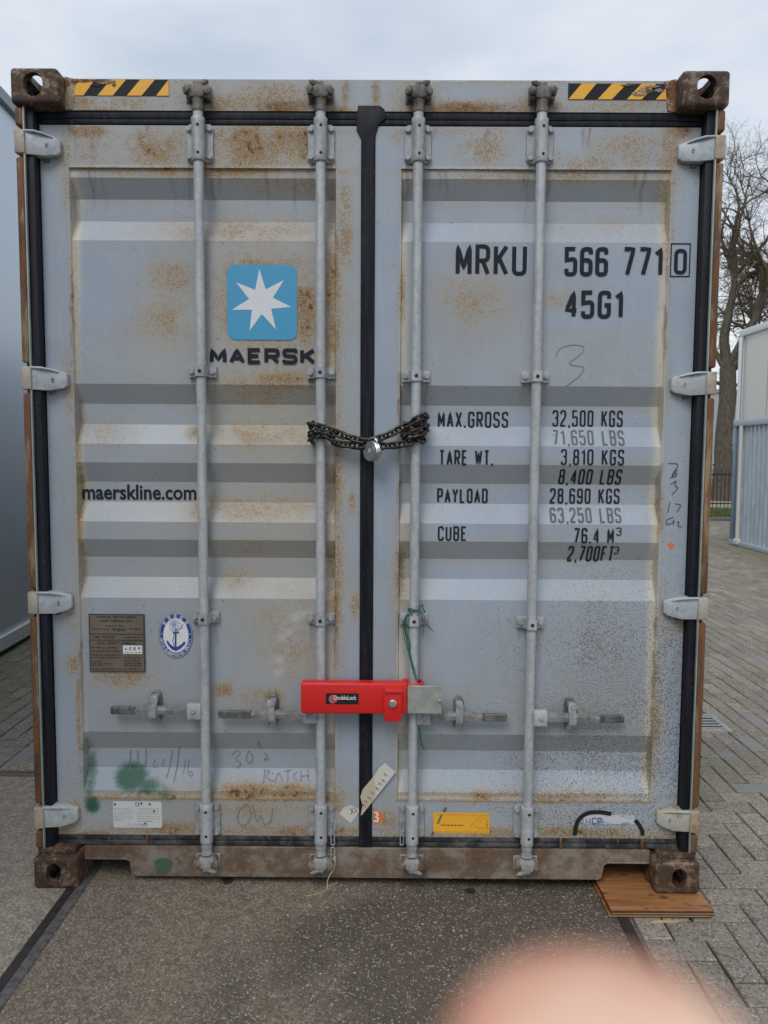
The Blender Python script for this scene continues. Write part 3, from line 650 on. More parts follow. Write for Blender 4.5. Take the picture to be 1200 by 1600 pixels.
# ---- locking bars
ZM = [(1.885, 1.002), (1.883, 1.000), (1.873, 1.000), (1.873, .99)]
def bar(i):
    x = RX[i]; bm = NB(); y = .040
    cyl(bm, (x, y, .16), (x, y, 2.79), .0172, 24); root = obj('locking_bar', bm, M_ROD, CT)
    # end bearings with four bolts
    for (z0, z1, top) in ((2.607, 2.737, 1), (.176, .306, 0)):
        zc = (z0+z1)/2; b = NB()
        prism(b, [(x-.047, z0+.012), (x-.036, z0), (x+.036, z0), (x+.047, z0+.012), (x+.047, z1-.012), (x+.036, z1), (x-.036, z1), (x-.047, z1-.012)], .0615, .0695, .002, 1)
        pl = obj('bearing_plate', b, M_BRK, root)
        b = NB(); za, zb = (z0-.004, z1+.012) if top else (z0-.012, z1+.004)
        lathe(b, [(0, .0222), (.004, .0242), (.02, .0228), (zb-za-.02, .0228), (zb-za-.004, .0242), (zb-za, .022)], (x, y, za), (0, 0, 1), 24)
        box(b, x-.0205, x+.0205, y+.003, .0625, za+.012, zb-.012, .003); sl_ = obj('bearing_sleeve', b, M_BRK if top else M_ROD, root)
        b = NB()
        for dz in (-.046, .046): cyl(b, (x+.003, y-.0234, zc+dz), (x+.003, y-.020, zc+dz), .0052, 12)
        obj('hole_shade_disc', b, M_HOLE_SHADE, root)  # solid dark discs, the shade of the holes is in their colour
        for sx in (-1, 1):
            for sz in (-1, 1):
                b = NB(); bolt(b, x+sx*.0355, .0615, zc+sz*.047, .0092, .011); obj('bolt', b, M_BRK, root)
    # mid guides: strap with two bolts
    for z in ZM[i]:
        b = NB(); prism(b, [(x-.050, z-.020), (x+.050, z-.020), (x+.050, z+.020), (x-.050, z+.020)], .0625, .0765, .004, 2)
        # omega strap
        t = [(-.048, .0605), (-.029, .0605), (-.0225, .052), (-.0215, .038), (-.015, .0185), (0, .0165), (.015, .0185), (.0215, .038), (.0225, .052), (.029, .0605), (.048, .0605)]
        rows = [[b.verts.new((x+px, py, z+h)) for px, py in t] for h in (-.0185, .0185)]
        rows2 = [[b.verts.new((x+px*1.0, py+.004, z+h)) for px, py in t] for h in (-.0185, .0185)]
        for k in range(len(t)-1):
            b.faces.new((rows[0][k], rows[0][k+1], rows[1][k+1], rows[1][k])); b.faces.new((rows[0][k], rows2[0][k], rows2[0][k+1], rows[0][k+1])); b.faces.new((rows[1][k], rows[1][k+1], rows2[1][k+1], rows2[1][k]))
        obj('guide_strap', b, M_BRK if i < 2 else M_ROD, root)
        b = NB(); cyl(b, (x, .0172, z-.001), (x, .0150, z-.001), .0062, 12); obj('hole_shade_disc', b, M_HOLE_SHADE, root)  # dark disc on the strap, painted as a hole's shade
        for sx in (-1, 1):
            b = NB(); bolt(b, x+sx*.0375, .0605, z, .0085, .011); obj('bolt', b, M_BRK, root)
    # cams with their keepers
    for top in (1, 0):
        zz = 2.836 if top else .086; sg = 1 if top else -1; b = NB(); mt = M_CAM if top else M_CAML
        lathe(b, [(0, .0205), (.016, .0205), (.018, .018), (.028, .0185), (.040, .022)], (x, y, 2.770 if top else .160), (0, 0, sg), 18)
        fl = (-1 if i in (1, 3) else 1)
        prism(b, [(x-.030, zz-.014*sg), (x-.021, zz-.026*sg), (x+.021, zz-.026*sg), (x+.030, zz-.014*sg), (x+.026, zz+.010*sg), (x+.012, zz+.020*sg), (x-.012, zz+.018*sg), (x-.026, zz+.010*sg)], .017, .058, .005, 2)
        prism(b, [(x+fl*.002, zz+.006*sg), (x+fl*.030, zz+.018*sg), (x+fl*.040, zz+.032*sg), (x+fl*.024, zz+.034*sg), (x+fl*.004, zz+.026*sg), (x-fl*.010, zz+.030*sg), (x-fl*.014, zz+.016*sg)], .020, .046, .004, 2)
        cm = obj('cam', b, mt, root, ang=30)
        for sx in (-1, 1):
            k = NB(); jx, jz = random.uniform(-.003, .003), random.uniform(-.004, .004); c_ = Vector((x+sx*.031+jx, .030, zz-.002*sg+jz)); ax_ = Vector((sx*.35, -1, -.15+.2*(sg > 0))).normalized()
            lathe(k, [(0, .0135), (.012, .0135), (.017, .0115), (.019, .004)], c_, ax_, 12)
            box(k, c_.x-.009, c_.x+.009, .026, .066, zz-.026, zz+.020, .004, 2)
            prism(k, [(x+sx*.022, zz-.012*sg), (x+sx*.043, zz-.018*sg), (x+sx*.047, zz+.006*sg), (x+sx*.026, zz+.012*sg)], .014, .030, .004, 2)
            obj('keeper_lug', k, M_LUG if not top else M_CAM, root, ang=30)
        k = NB()
        prism(k, [(x-.045, zz-.03), (x+.045, zz-.03), (x+.045, zz+.024), (x-.045, zz+.024)], .060, .0635, .002)
        obj('cam_keeper', k, mt, root)
    # handle
    dirn = (-1, -1, 1, 1)[i]; zh = (.662, .650, .648, .646)[i]
    b = NB(); hx0, hx1 = sorted((x+dirn*.012, x+dirn*.062)); box(b, hx0, hx1, .022, .052, zh-.03, zh+.027, .003)
    hub = obj('handle_hub', b, M_ROD if i in (0, 3) else M_BRK, root); b = NB(); bolt(b, x+dirn*.040, .022, zh, .0075, .007); obj('rivet', b, M_BRK, hub)
    b = NB(); A = x+dirn*.055; Lh = (.285, .315, .285, .285)[i]; zt = zh-(.002 if i < 2 else .004)
    pts = [(A, .036, zh), (A+dirn*.050, .036, zh), (A+dirn*.070, .030, zh+.002), (A+dirn*.098, .026, zh+.004), (A+dirn*.128, .026, zh+.004), (A+dirn*.160, .031, zh+.001), (A+dirn*.190, .036, zt-.001), (A+dirn*.196, .036, zt-.001), (A+dirn*Lh, .036, zt+.002)]
    hw = [.0165, .0165, .0165, .0150, .0170, .0190, .0120, .0115, .0115]; th = [.004, .004, .006, .008, .007, .005, .004, .005, .005]; prev = None
    for (px, py, pz), hh, tt in zip(pts, hw, th):
        ring = [b.verts.new((px, py-tt, pz-hh*.9)), b.verts.new((px, py-tt*1.5, pz+hh*.15)), b.verts.new((px, py-tt, pz+hh*.9)), b.verts.new((px, py+tt, pz+hh)), b.verts.new((px, py+tt, pz-hh))]
        if prev:
            for q in range(5): b.faces.new((prev[q], prev[(q+1) % 5], ring[(q+1) % 5], ring[q]))
        else: b.faces.new(ring)
        prev = ring
    b.faces.new(prev[::-1]); hnd = obj('handle', b, M_HAND, root, smooth=False)
    b = NB(); g0, g1 = sorted((A+dirn*.197, A+dirn*(Lh+.002))); box(b, g0, g1, .0275, .0445, zt-.0125, zt+.0145, .003, 1); obj('grip', b, M_GRIP, hnd, smooth=False)
    # retainer on the door
    xr = (-.776, -.345, .335, .744)[i]; b = NB(); sy = surf(xr, zh)
    def stad(cx, cz, rx, hz, n=8): return [(cx+rx*math.cos(a), cz+hz+rx*math.sin(a)) for a in [math.pi*k/n for k in range(n+1)]]+[(cx+rx*math.cos(a), cz-hz+rx*math.sin(a)) for a in [math.pi+math.pi*k/n for k in range(n+1)]]
    prism(b, stad(xr, zh+.004, .0185, .042), sy-.014, sy+.002, .003, 1); ret = obj('retainer', b, M_RETN, root, ang=30)
    b = NB(); tilt = (8, -5, 0, -6)[i]
    mm = Matrix.Translation((xr, 0, zh)) @ Matrix.Rotation(R(tilt), 4, 'Y') @ Matrix.Translation((-xr, 0, -zh))
    prism(b, [(xr-.013, zh-.018), (xr+.013, zh-.018), (xr+.0135, zh+.040), (xr+.010, zh+.060), (xr-.010, zh+.060), (xr-.0135, zh+.040)], .010, .022, .003, 2, m=mm)
    box(b, xr-.013, xr+.013, .014, sy-.012, zh-.024, zh-.012, .003); box(b, xr-.012, xr+.012, .018, sy-.012, zh+.030, zh+.052, .003)
    obj('catch', b, M_BRK, ret, ang=25)
    for dz in (.047, -.044):
        b = NB(); bolt(b, xr, (sy-.014) if dz < 0 else .012, zh+dz, .0095, .006); obj('rivet', b, M_BRK, ret)
    return root
BARS = [bar(i) for i in range(4)]
# two thin chains with loops beside the lower inner bearings
for px, n in ((520, 3), (628, 2)):
    q = P(px, 1290, .05); b = NB(); z = q.z+.02
    for k in range(n):
        r, hl = .0065, .020; o2 = [(q.x+random.uniform(-.002, .002)+r*math.cos(a), .046+(k % 2)*.004, z-k*.052-hl+(hl*.8 if math.sin(a) > 0 else -hl*.8)+r*math.sin(a)) for a in [2*math.pi*t/18 for t in range(18)]]
        tube(b, o2, .0022, 6, True)
    obj('cam_chain', b, M_BRK, CT)

# ------------------------------------------------------------------ lettering (stroke letters, condensed) and decals
def arc_round(pts, r, closed=False):
    """round every corner marked True"""
    out = []; k = len(pts)
    for i, (x, y, rd) in enumerate(pts):
        if not rd or (not closed and (i == 0 or i == k-1)): out.append(Vector((x, y))); continue
        p = Vector((x, y)); a = Vector(pts[(i-1) % k][:2])-p; b = Vector(pts[(i+1) % k][:2])-p
        q = min(r, a.length*.499, b.length*.499); s, e = p+a.normalized()*q, p+b.normalized()*q
        for t in [j/6 for j in range(7)]: out.append(s*(1-t)**2+p*2*t*(1-t)+e*t*t)
    return out
RIB = [0]
def ribbon(bm, pts, w, fn, closed=False, dense=.012):
    RIB[0] += 1; off = (RIB[0] % 6)*.00011
    pts = [Vector(p[:2]) for p in pts]
    if closed: pts = pts+[pts[0]]
    q = [pts[0]]
    for a, b in zip(pts[:-1], pts[1:]):
        n = max(1, int((b-a).length/dense))
        for j in range(1, n+1):
            c = a.lerp(b, j/n)
            if (c-q[-1]).length > 1e-6: q.append(c)
    pts = q; k = len(pts); prev = first = None
    for i, p in enumerate(pts):
        a = pts[i-1] if i else (pts[-2] if closed else None); b = pts[i+1] if i < k-1 else (pts[1] if closed else None)
        d1 = (p-a).normalized() if a is not None else None; d2 = (b-p).normalized() if b is not None else None
        d1 = d1 if d1 is not None else d2; d2 = d2 if d2 is not None else d1
        n1, n2 = Vector((-d1.y, d1.x)), Vector((-d2.y, d2.x)); m = n1+n2
        m = m.normalized() if m.length > 1e-4 else n1; s = min(1.42, 1/max(.3, m.dot(n1))) if m.dot(n1) > .62 else 1.0
        ww = w(i/(k-1)) if callable(w) else w
        L_, R_ = p+m*(ww/2*s), p-m*(ww/2*s); cur = (bm.verts.new(fn(*L_)), bm.verts.new(fn(*R_)))
        for v in cur: v.co.y -= off+.0004*i/k
        if prev: bm.faces.new((prev[0], prev[1], cur[1], cur[0]))
        prev = cur
T, F_ = True, False
GL = {'M': (1.12, [[(0, 0, F_), (0, 1, F_), (.5, .2, F_), (1, 1, F_), (1, 0, F_)]]), 'R': (1, [[(0, 0, F_), (0, 1, F_), (1, 1, T), (1, .48, T), (0, .48, F_)], [(.5, .48, F_), (1, 0, F_)]]),
 'K': (1, [[(0, 0, F_), (0, 1, F_)], [(1, 1, F_), (0, .40, F_)], [(.32, .58, F_), (1, 0, F_)]]), 'U': (1, [[(0, 1, F_), (0, 0, T), (1, 0, T), (1, 1, F_)]]),
 '5': (1, [[(.95, 1, F_), (0, 1, F_), (0, .56, F_), (1, .62, T), (1, 0, T), (0, 0, T), (0, .22, F_)]]), '6': (1, [[(1, .8, F_), (1, 1, T), (0, 1, T), (0, 0, T), (1, 0, T), (1, .56, T), (0, .56, F_)]]),
 '9': (1, [[(0, .2, F_), (0, 0, T), (1, 0, T), (1, 1, T), (0, 1, T), (0, .44, T), (1, .44, F_)]]), '7': (1, [[(0, 1, F_), (1, 1, F_), (.35, 0, F_)]]), '1': (.55, [[(0, .80, F_), (.9, 1, F_), (.9, 0, F_)]]),
 '0': (1, [[(0, 0, T), (1, 0, T), (1, 1, T), (0, 1, T), 'c']]), 'O': (1, [[(0, 0, T), (1, 0, T), (1, 1, T), (0, 1, T), 'c']]), '4': (1, [[(.78, 0, F_), (.78, 1, F_), (0, .26, F_), (1.08, .26, F_)]]),
 'G': (1, [[(1, .76, F_), (1, 1, T), (0, 1, T), (0, 0, T), (1, 0, T), (1, .48, F_), (.52, .48, F_)]]), 'A': (1.05, [[(0, 0, F_), (.5, 1, F_), (1, 0, F_)], [(.2, .3, F_), (.8, .3, F_)]]), 'X': (1, [[(0, 0, F_), (1, 1, F_)], [(0, 1, F_), (1, 0, F_)]]),
 'S': (1, [[(1, .78, F_), (1, 1, T), (0, 1, T), (0, .54, T), (1, .48, T), (1, 0, T), (0, 0, T), (0, .22, F_)]]), '3': (1, [[(0, .80, F_), (0, 1, T), (1, 1, T), (1, .53, T), (.4, .53, F_)], [(.4, .53, F_), (1, .53, T), (1, 0, T), (0, 0, T), (0, .2, F_)]]),
 '2': (1, [[(0, .78, F_), (0, 1, T), (1, 1, T), (1, .58, T), (0, .12, T), (0, 0, F_), (1, 0, F_)]]), '8': (1, [[(.04, .53, T), (.04, 1, T), (.96, 1, T), (.96, .53, T), 'c'], [(0, 0, T), (1, 0, T), (1, .53, T), (0, .53, T), 'c']]),
 'L': (.9, [[(0, 1, F_), (0, 0, F_), (1, 0, F_)]]), 'B': (1, [[(0, 0, F_), (0, 1, F_), (1, 1, T), (1, .53, T), (0, .53, F_)], [(0, .53, F_), (1, .53, T), (1, 0, T), (0, 0, F_)]]), 'T': (1, [[(0, 1, F_), (1, 1, F_)], [(.5, 1, F_), (.5, 0, F_)]]),
 'E': (.9, [[(1, 1, F_), (0, 1, F_), (0, 0, F_), (1, 0, F_)], [(0, .52, F_), (.85, .52, F_)]]), 'F': (.9, [[(1, 1, F_), (0, 1, F_), (0, 0, F_)], [(0, .52, F_), (.85, .52, F_)]]), 'W': (1.35, [[(0, 1, F_), (.25, 0, F_), (.5, .9, F_), (.75, 0, F_), (1, 1, F_)]]),
 'P': (1, [[(0, 0, F_), (0, 1, F_), (1, 1, T), (1, .45, T), (0, .45, F_)]]), 'Y': (1, [[(0, 1, F_), (.5, .45, F_), (1, 1, F_)], [(.5, .45, F_), (.5, 0, F_)]]), 'D': (1, [[(0, 0, F_), (0, 1, F_), (1, 1, T), (1, 0, T), (0, 0, F_)]]),
 'C': (1, [[(1, .76, F_), (1, 1, T), (0, 1, T), (0, 0, T), (1, 0, T), (1, .24, F_)]]), 'N': (1, [[(0, 0, F_), (0, 1, F_), (1, 0, F_), (1, 1, F_)]]), 'I': (.05, [[(.5, 0, F_), (.5, 1, F_)]]), 'H': (1, [[(0, 0, F_), (0, 1, F_)], [(1, 0, F_), (1, 1, F_)], [(0, .5, F_), (1, .5, F_)]]), 'V': (1, [[(0, 1, F_), (.5, 0, F_), (1, 1, F_)]]),
 '.': (.08, [[(0, 0, F_), (1, 0, F_)]]), ',': (.12, [[(1, .04, F_), (.6, -.14, F_)]]), ' ': (.62, []), '-': (.6, [[(0, .5, F_), (1, .5, F_)]])}
def glyphs(bm, text, x0, x1, z0, z1, t, fn, rr=.3, gap=.34, slant=0):
    """text set to fill the box x0..x1, z0..z1; strokes t wide"""
    tot = sum(GL[c][0] for c in text)+gap*(len(text)-1); k = len(text); u = (x1-x0-t*k)/tot; x = x0; H = z1-z0-t
    for c in text:
        w = GL[c][0]*u
        for s in GL[c][1]:
            cl = s[-1] == 'c'; pts = [(x+t/2+p[0]*w, z0+t/2+p[1]*H, p[2]) for p in s if p != 'c']
            if c in '.': pts = [(x, z0+t/2, F_), (x+t*1.1, z0+t/2, F_)]
            ribbon(bm, arc_round(pts, rr*max(w, .01)*1.5, cl), t, fn, cl)
        x += w+t+gap*u
def on(dy=.0016): return lambda x, z: (x, surf(x, z)-dy, z)
def box_px(px0, py0, px1, py1):
    ym = .0765; a = P(px0, (py0+py1)/2, ym); b = P(px1, (py0+py1)/2, ym); zt = P((px0+px1)/2, py0, ym).z; zb = P((px0+px1)/2, py1, ym).z
    for _ in range(3):
        s0, s1 = surf(a.x+.01, (zt+zb)/2), surf(b.x-.01, (zt+zb)/2); a = P(px0, (py0+py1)/2, s0); b = P(px1, (py0+py1)/2, s1)
        zt = P((px0+px1)/2, py0, surf((a.x+b.x)/2, zt)).z; zb = P((px0+px1)/2, py1, surf((a.x+b.x)/2, zb)).z
    return a.x, b.x, zb, zt
def mark(text, px, t, par, mat=M_INK, name='lettering', gap=.34, rr=.3):
    bm = NB(); x0, x1, z0, z1 = box_px(*px); glyphs(bm, text, x0, x1, z0, z1, t, on(), rr, gap); return obj(name, bm, mat, par, smooth=False)
mark('MRKU', (712, 382, 823, 431), .0145, DRT); mark('566', (882, 386, 950, 432), .0145, DRT, gap=.3); mark('771', (972, 386, 1036, 432), .0145, DRT, gap=.3)
mark('0', (1053, 389, 1073, 429), .013, DRT)
bm = NB(); x0, x1, z0, z1 = box_px(1048, 381, 1077.5, 432); ribbon(bm, [(x0, z0), (x1, z0), (x1, z1), (x0, z1)], .004, on(), True); obj('lettering', bm, M_INK, DRT, smooth=False)
mark('45G1', (882, 454, 974, 498), .0145, DRT, gap=.36)
ROWS = [('MAX.GROSS', (684, 643, 794, 668), 0), ('32,500 KGS', (863, 641, 973, 667), 0), ('71,650 LBS', (863, 672, 975, 696), 1), ('TARE WT.', (686, 703, 771, 727), 0), ('3,810 KGS', (876, 702, 975, 727), 0), ('8,400 LBS', (873, 733, 971, 757), 0),
        ('PAYLOAD', (683, 763, 762, 786), 0), ('28,690 KGS', (859, 763, 968, 787), 0), ('63,250 LBS', (859, 793, 970, 817), 1), ('CUBE', (684, 822, 729, 845), 0), ('76.4 M', (896, 825, 959, 849), 0), ('2,700FT', (887, 853, 959, 877), 0)]
for tx, px, fad in ROWS: mark(tx, px, .0069, DRT, M_INKW if fad else M_INK, gap=.42)
mark('3', (963, 824, 971, 837), .004, DRT); mark('3', (960, 854, 967, 866), .004, DRT)
mark('MAERSK', (328, 544, 493, 569), .0135, DL, gap=.22, rr=.16)
FONT = None
def font_mesh(text, x0, x1, z0, z1, fn, bold=0.0):
    cu = bpy.data.curves.new('t', 'FONT'); cu.body = text; cu.offset = bold; cu.resolution_u = 3
    o = bpy.data.objects.new('t', cu); COL.objects.link(o); dg = bpy.context.evaluated_depsgraph_get(); me = bpy.data.meshes.new_from_object(o.evaluated_get(dg))
    bpy.data.objects.remove(o)
    v = np.array([q.co[:] for q in me.vertices]); lo, hi = v.min(0), v.max(0)
    for q in me.vertices:
        x = x0+(q.co.x-lo[0])/(hi[0]-lo[0])*(x1-x0); z = z0+(q.co.y-lo[1])/(hi[1]-lo[1])*(z1-z0); q.co = fn(x, z)
    me.materials.clear(); return me
x0, x1, z0, z1 = box_px(129, 757, 307, 781); obj('lettering', font_mesh('maerskline.com', x0, x1, z0, z1, on(), .022), M_INK, DL, smooth=False)
# blue square with the white seven-pointed star
def flat(poly, fn, bm=None):
    bm = bm or NB(); bm.faces.new([bm.verts.new(fn(x, z)) for x, z in poly]); return bm
def rrect(x0, x1, z0, z1, r, n=6):
    out = []
    for cx, cz, a0 in ((x1-r, z1-r, 0), (x0+r, z1-r, 90), (x0+r, z0+r, 180), (x1-r, z0+r, 270)):
        out += [(cx+r*math.cos(R(a0+90*k/n)), cz+r*math.sin(R(a0+90*k/n))) for k in range(n+1)]
    return out
x0, x1, z0, z1 = box_px(355, 414, 464, 531); lg = obj('emblem', flat(rrect(x0, x1, z0, z1, .028), on(.0014)), M_BLUE, DL, smooth=False)
cx, cz, ro = (x0+x1)/2-.003, (z0+z1)/2+.004, .112
star = []
for k in range(14):
    a = R(93+k*180/7); r = ro if k % 2 == 0 else ro*.40; star.append((cx+r*math.cos(a)*.97, cz+r*math.sin(a)))
bm = NB(); c0 = bm.verts.new(on(.0022)(cx, cz)); sv = [bm.verts.new(on(.0022)(x, z)) for x, z in star]
for k in range(14): bm.faces.new((c0, sv[k], sv[(k+1) % 14]))
obj('star', bm, plain('star_white', (.66, .68, .70), .5, 0, .06, 20), lg, smooth=False)
# hazard bands
def band(px0, py0, px1, py1, seq, par, yy=.0628):
    a, b = P(px0, py1, yy), P(px1, py0, yy); x0, x1, z0, z1 = a.x, b.x, a.z, b.z; H = z1-z0; fn = lambda x, z: (x, yy, z)
    base = obj('hazard_band', flat([(x0, z0), (x1, z0), (x1, z1), (x0, z1)], fn), M_BLK, par, smooth=False); bm = NB()
    for s in seq:
        u0, u1, sh = s; X = lambda u: min(x1, max(x0, x0+(x1-x0)*u))
        lo, hi = (X(u0), X(u1)), (X(u0+sh), X(u1+sh)); pts = [(lo[0], z0), (lo[1], z0), (hi[1], z1), (hi[0], z1)]
        if lo[1] >= x1-1e-5: pts = [(lo[0], z0), (x1, z0), (x1, z1), (hi[0], z1)]
        q = []
        for p in pts:
            if not q or abs(p[0]-q[-1][0])+abs(p[1]-q[-1][1]) > 1e-6: q.append(p)
        flat(q, lambda x, z: (x, yy-.0007, z), bm)
    obj('stripe', bm, M_YEL, base, smooth=False); bm = NB(); return base, (x0, x1, z0, z1), fn
def patch(par, px, py, rx, ry, mat, yy, seed):
    yy = yy-(seed % 30)*.00025
    rr = random.Random(seed); c = P(px, py, yy); q = [(c.x+rx*math.cos(a)*rr.uniform(.55, 1.15), c.z+ry*math.sin(a)*rr.uniform(.55, 1.15)) for a in [2*math.pi*k/15 for k in range(15)]]
    obj('peeled_patch', flat(q, lambda x, z: (x, yy, z)), mat, par, smooth=False)
hb1, _, _ = band(106, 124.5, 263.5, 149, [(.005, .155, .12), (.295, .445, .135), (.585, .73, .135), (.875, 1.0, .125)], hd)
for k, (px, py, rx, ry) in enumerate(((135, 126, .045, .006), (165, 128, .04, .009), (150, 133, .02, .006), (178, 131, .008, .012), (118, 126, .02, .006))): patch(hb1, px, py, rx, ry, (M_BLK if k == 2 else M_RPATCH), .0612, k)
hb2, _, _ = band(887.5, 131, 1048, 155, [(.005, .15, .125), (.29, .43, .14), (.575, .72, .14), (.86, 1.0, .13)], hd)
for k, (px, py, rx, ry) in enumerate(((1008, 141, .030, .010), (1030, 141, .020, .007), (992, 146, .014, .006), (1020, 135, .03, .004), (980, 133, .03, .003), (1000, 148, .02, .004))): patch(hb2, px, py, rx, ry, (M_RPATCH if k % 2 == 0 else plain('peeled_grey', (.22, .20, .17), .7, 0, .3, 80)), .0612, 30+k)
# safety plate
x0, x1, z0, z1 = box_px(140, 959, 227, 1049); cs = NB(); box(cs, x0, x1, YO-.004, YO+.002, z0, z1, .001, 1)
mpl = MT('brown_plate'); plm = mpl.fin(mpl.mix(mpl.step(mpl.noise(9, 5), .35, .7), (.155, .125, .095), (.21, .175, .14)), .55, .2); pl = obj('safety_plate', cs, plm, DL)
fnp = lambda x, z: (x, YO-.0052, z); dk = plain('plate_print', (.05, .04, .032), .6); bm = NB(); W_, H_ = x1-x0, z1-z0
for z in (.008, .992): ribbon(bm, [(x0+.01*W_, z0+z*H_), (x1-.01*W_, z0+z*H_)], .0035, fnp)
for x in (.012, .988): ribbon(bm, [(x0+x*W_, z0+.01*H_), (x0+x*W_, z1-.01*H_)], .0035, fnp)
for z in (.655, .55): ribbon(bm, [(x0+.02*W_, z0+z*H_), (x1-.02*W_, z0+z*H_)], .003, fnp)
for tx, u0, u1, v0, v1 in (('APPROVED FOR TRANSPORT', .14, .86, .93, .965), ('UNDER CUSTOMS SEAL', .2, .8, .865, .9), ('TIMBER TREATMENT', .06, .46, .585, .62), ('C.S.C. SAFETY APPROVAL', .14, .84, .48, .52)):
    glyphs(bm, tx, x0+u0*W_, x0+u1*W_, z0+v0*H_, z0+v1*H_, .0022, fnp)
rr = random.Random(3)
def dashes(bm, x0, x1, z, h, fn, rr, lo=.004, hi=.016):
    x = x0
    while x < x1-.004:
        w = min(rr.uniform(lo, hi), x1-x); ribbon(bm, [(x, z), (x+w, z)], h*rr.uniform(.7, 1.1), fn); x += w+rr.uniform(.003, .006)
for v, a, b in ((.80, .3, .68), (.74, .06, .36), (.745, .42, .68), (.72, .44, .64), (.745, .72, .95), (.6, .62, .95), (.42, .04, .5), (.36, .04, .54), (.29, .04, .56), (.245, .04, .56), (.18, .04, .22), (.14, .04, .4), (.11, .04, .26), (.05, .04, .95), (.25, .62, .95), (.2, .62, .9), (.15, .62, .95), (.11, .62, .95)):
    dashes(bm, x0+a*W_, x0+b*W_, z0+v*H_, .0042, fnp, rr)
obj('plate_print', bm, dk, pl, smooth=False)
bm = NB(); cyl(bm, (x0+.50*W_, YO-.008, z0+.565*H_), (x0+.50*W_, YO-.003, z0+.565*H_), .006, 12); obj('rivet', bm, M_CAM, pl)
ra, rb, rc, rd_ = box_px(193, 1008, 223, 1021); st = obj('sticker', flat([(ra, rc), (rb, rc), (rb, rd_), (ra, rd_)], lambda x, z: (x, YO-.0058, z)), M_WHITE, pl, smooth=False)
bm = NB(); glyphs(bm, 'ACEP', ra+.006, rb-.006, rc+.014, rd_-.006, .0022, lambda x, z: (x, YO-.0064, z), gap=1.0); dashes(bm, ra+.006, rb-.006, rc+.006, .0025, lambda x, z: (x, YO-.0064, z), rr); obj('sticker_print', bm, dk, st, smooth=False)
# oval society sticker with anchor
x0, x1, z0, z1 = box_px(249, 957, 301, 1028); cx, cz, a_, b_ = (x0+x1)/2, (z0+z1)/2, (x1-x0)/2, (z1-z0)/2
el = lambda f, n=48: [(cx+a_*f*math.cos(2*math.pi*k/n), cz+b_*f*math.sin(2*math.pi*k/n)) for k in range(n)]
ov = obj('oval_sticker', flat(el(1), on(.0012)), M_WHITE, DL, smooth=False); bm = NB(); fo = on(.0019); fo2 = on(.0025)
def ell_ring(bm, f0, f1, a0, a1, fn, n=48):
    ks = [a0+(a1-a0)*k/n for k in range(n+1)]; A = [bm.verts.new(fn(cx+a_*f0*math.cos(R(k)), cz+b_*f0*math.sin(R(k)))) for k in ks]; B = [bm.verts.new(fn(cx+a_*f1*math.cos(R(k)), cz+b_*f1*math.sin(R(k)))) for k in ks]
    for i in range(n): bm.faces.new((A[i], A[i+1], B[i+1], B[i]))
ell_ring(bm, .76, .95, 0, 360, fo)
for r_, w_ in ((.985, .0016), ): ribbon(bm, el(r_), w_, fo, True)
obj('sticker_ring', bm, M_NAVY, ov, smooth=False)
bm = NB(); word = 'CHINA CLASSIFICATION SOCIETY'
for k, ch in enumerate(word):
    ang = 192+(348-192)*k/(len(word)-1); px, pz = cx+a_*.855*math.cos(R(ang)), cz+b_*.855*math.sin(R(ang)); tn = Vector((-a_*math.sin(R(ang)), b_*math.cos(R(ang)))).normalized(); nn = Vector((-tn.y, tn.x)); w, h = .0052, .0085
    if ch == ' ': continue
    for s in GL[ch][1]:
        cl = s[-1] == 'c'; pts = [tuple(Vector((px, pz))+tn*((p[0]-.5)*w)+nn*((p[1]-.5)*h)) for p in s if p != 'c']; ribbon(bm, pts, .0015, fo2, cl, .02)
for k in range(5):
    ang = 140-25*k; c = Vector((cx+a_*.855*math.cos(R(ang)), cz+b_*.855*math.sin(R(ang)))); tn = Vector((math.sin(R(ang)), -math.cos(R(ang)))); nn = Vector((-tn.y, tn.x))
    q = lambda u, v: tuple(c+tn*u*.0062+nn*v*.0062)
    for A, B in ((( -.9, .9), (.9, .9)), ((-.9, 0), (.9, 0)), ((-.9, -.9), (.9, -.9)), ((0, 1), (0, -1)), ((-.9, .9), (-.9, -.9))): ribbon(bm, [q(*A), q(*B)], .0016, fo2)
for ang in (176, 4):
    c = (cx+a_*.855*math.cos(R(ang)), cz+b_*.855*math.sin(R(ang))); flat([(c[0]+.0035*math.cos(R(90+72*k*2)), c[1]+.0035*math.sin(R(90+72*k*2))) for k in (0, 1, 2)], fo2, bm)
obj('sticker_print', bm, M_WHITE, ov, smooth=False)
bm = NB(); A2 = lambda u, v: (cx+a_*u, cz+b_*v)
ribbon(bm, [A2(0, .30), A2(-.03, -.5)], .006, fo); ribbon(bm, [A2(-.18, .12), A2(.2, .12)], .005, fo)
ribbon(bm, [A2(-.5, -.25), A2(-.4, -.42), A2(-.2, -.55), A2(-.02, -.6), A2(.2, -.53), A2(.42, -.4), A2(.52, -.28)], lambda t: .004+.009*math.sin(math.pi*t), fo)
flat([A2(-.56, -.2), A2(-.55, -.38), A2(-.38, -.34)], fo, bm); flat([A2(.58, -.26), A2(.4, -.3), A2(.52, -.44)], fo, bm)
for q in ([(-.1, .1), (-.14, -.1), (-.2, -.25), (-.12, -.42), (0, -.5)], [(.1, .16), (.2, .26), (.38, .35), (.42, .5)]): ribbon(bm, [A2(*p) for p in q], .0022, fo)
obj('anchor', bm, M_NAVY, ov, smooth=False)
bm = NB(); globe = [A2(-.04+.4*math.cos(R(k))*.85, .42+.26*math.sin(R(k))) for k in range(0, 360, 15)]; ribbon(bm, globe, .002, fo, True)
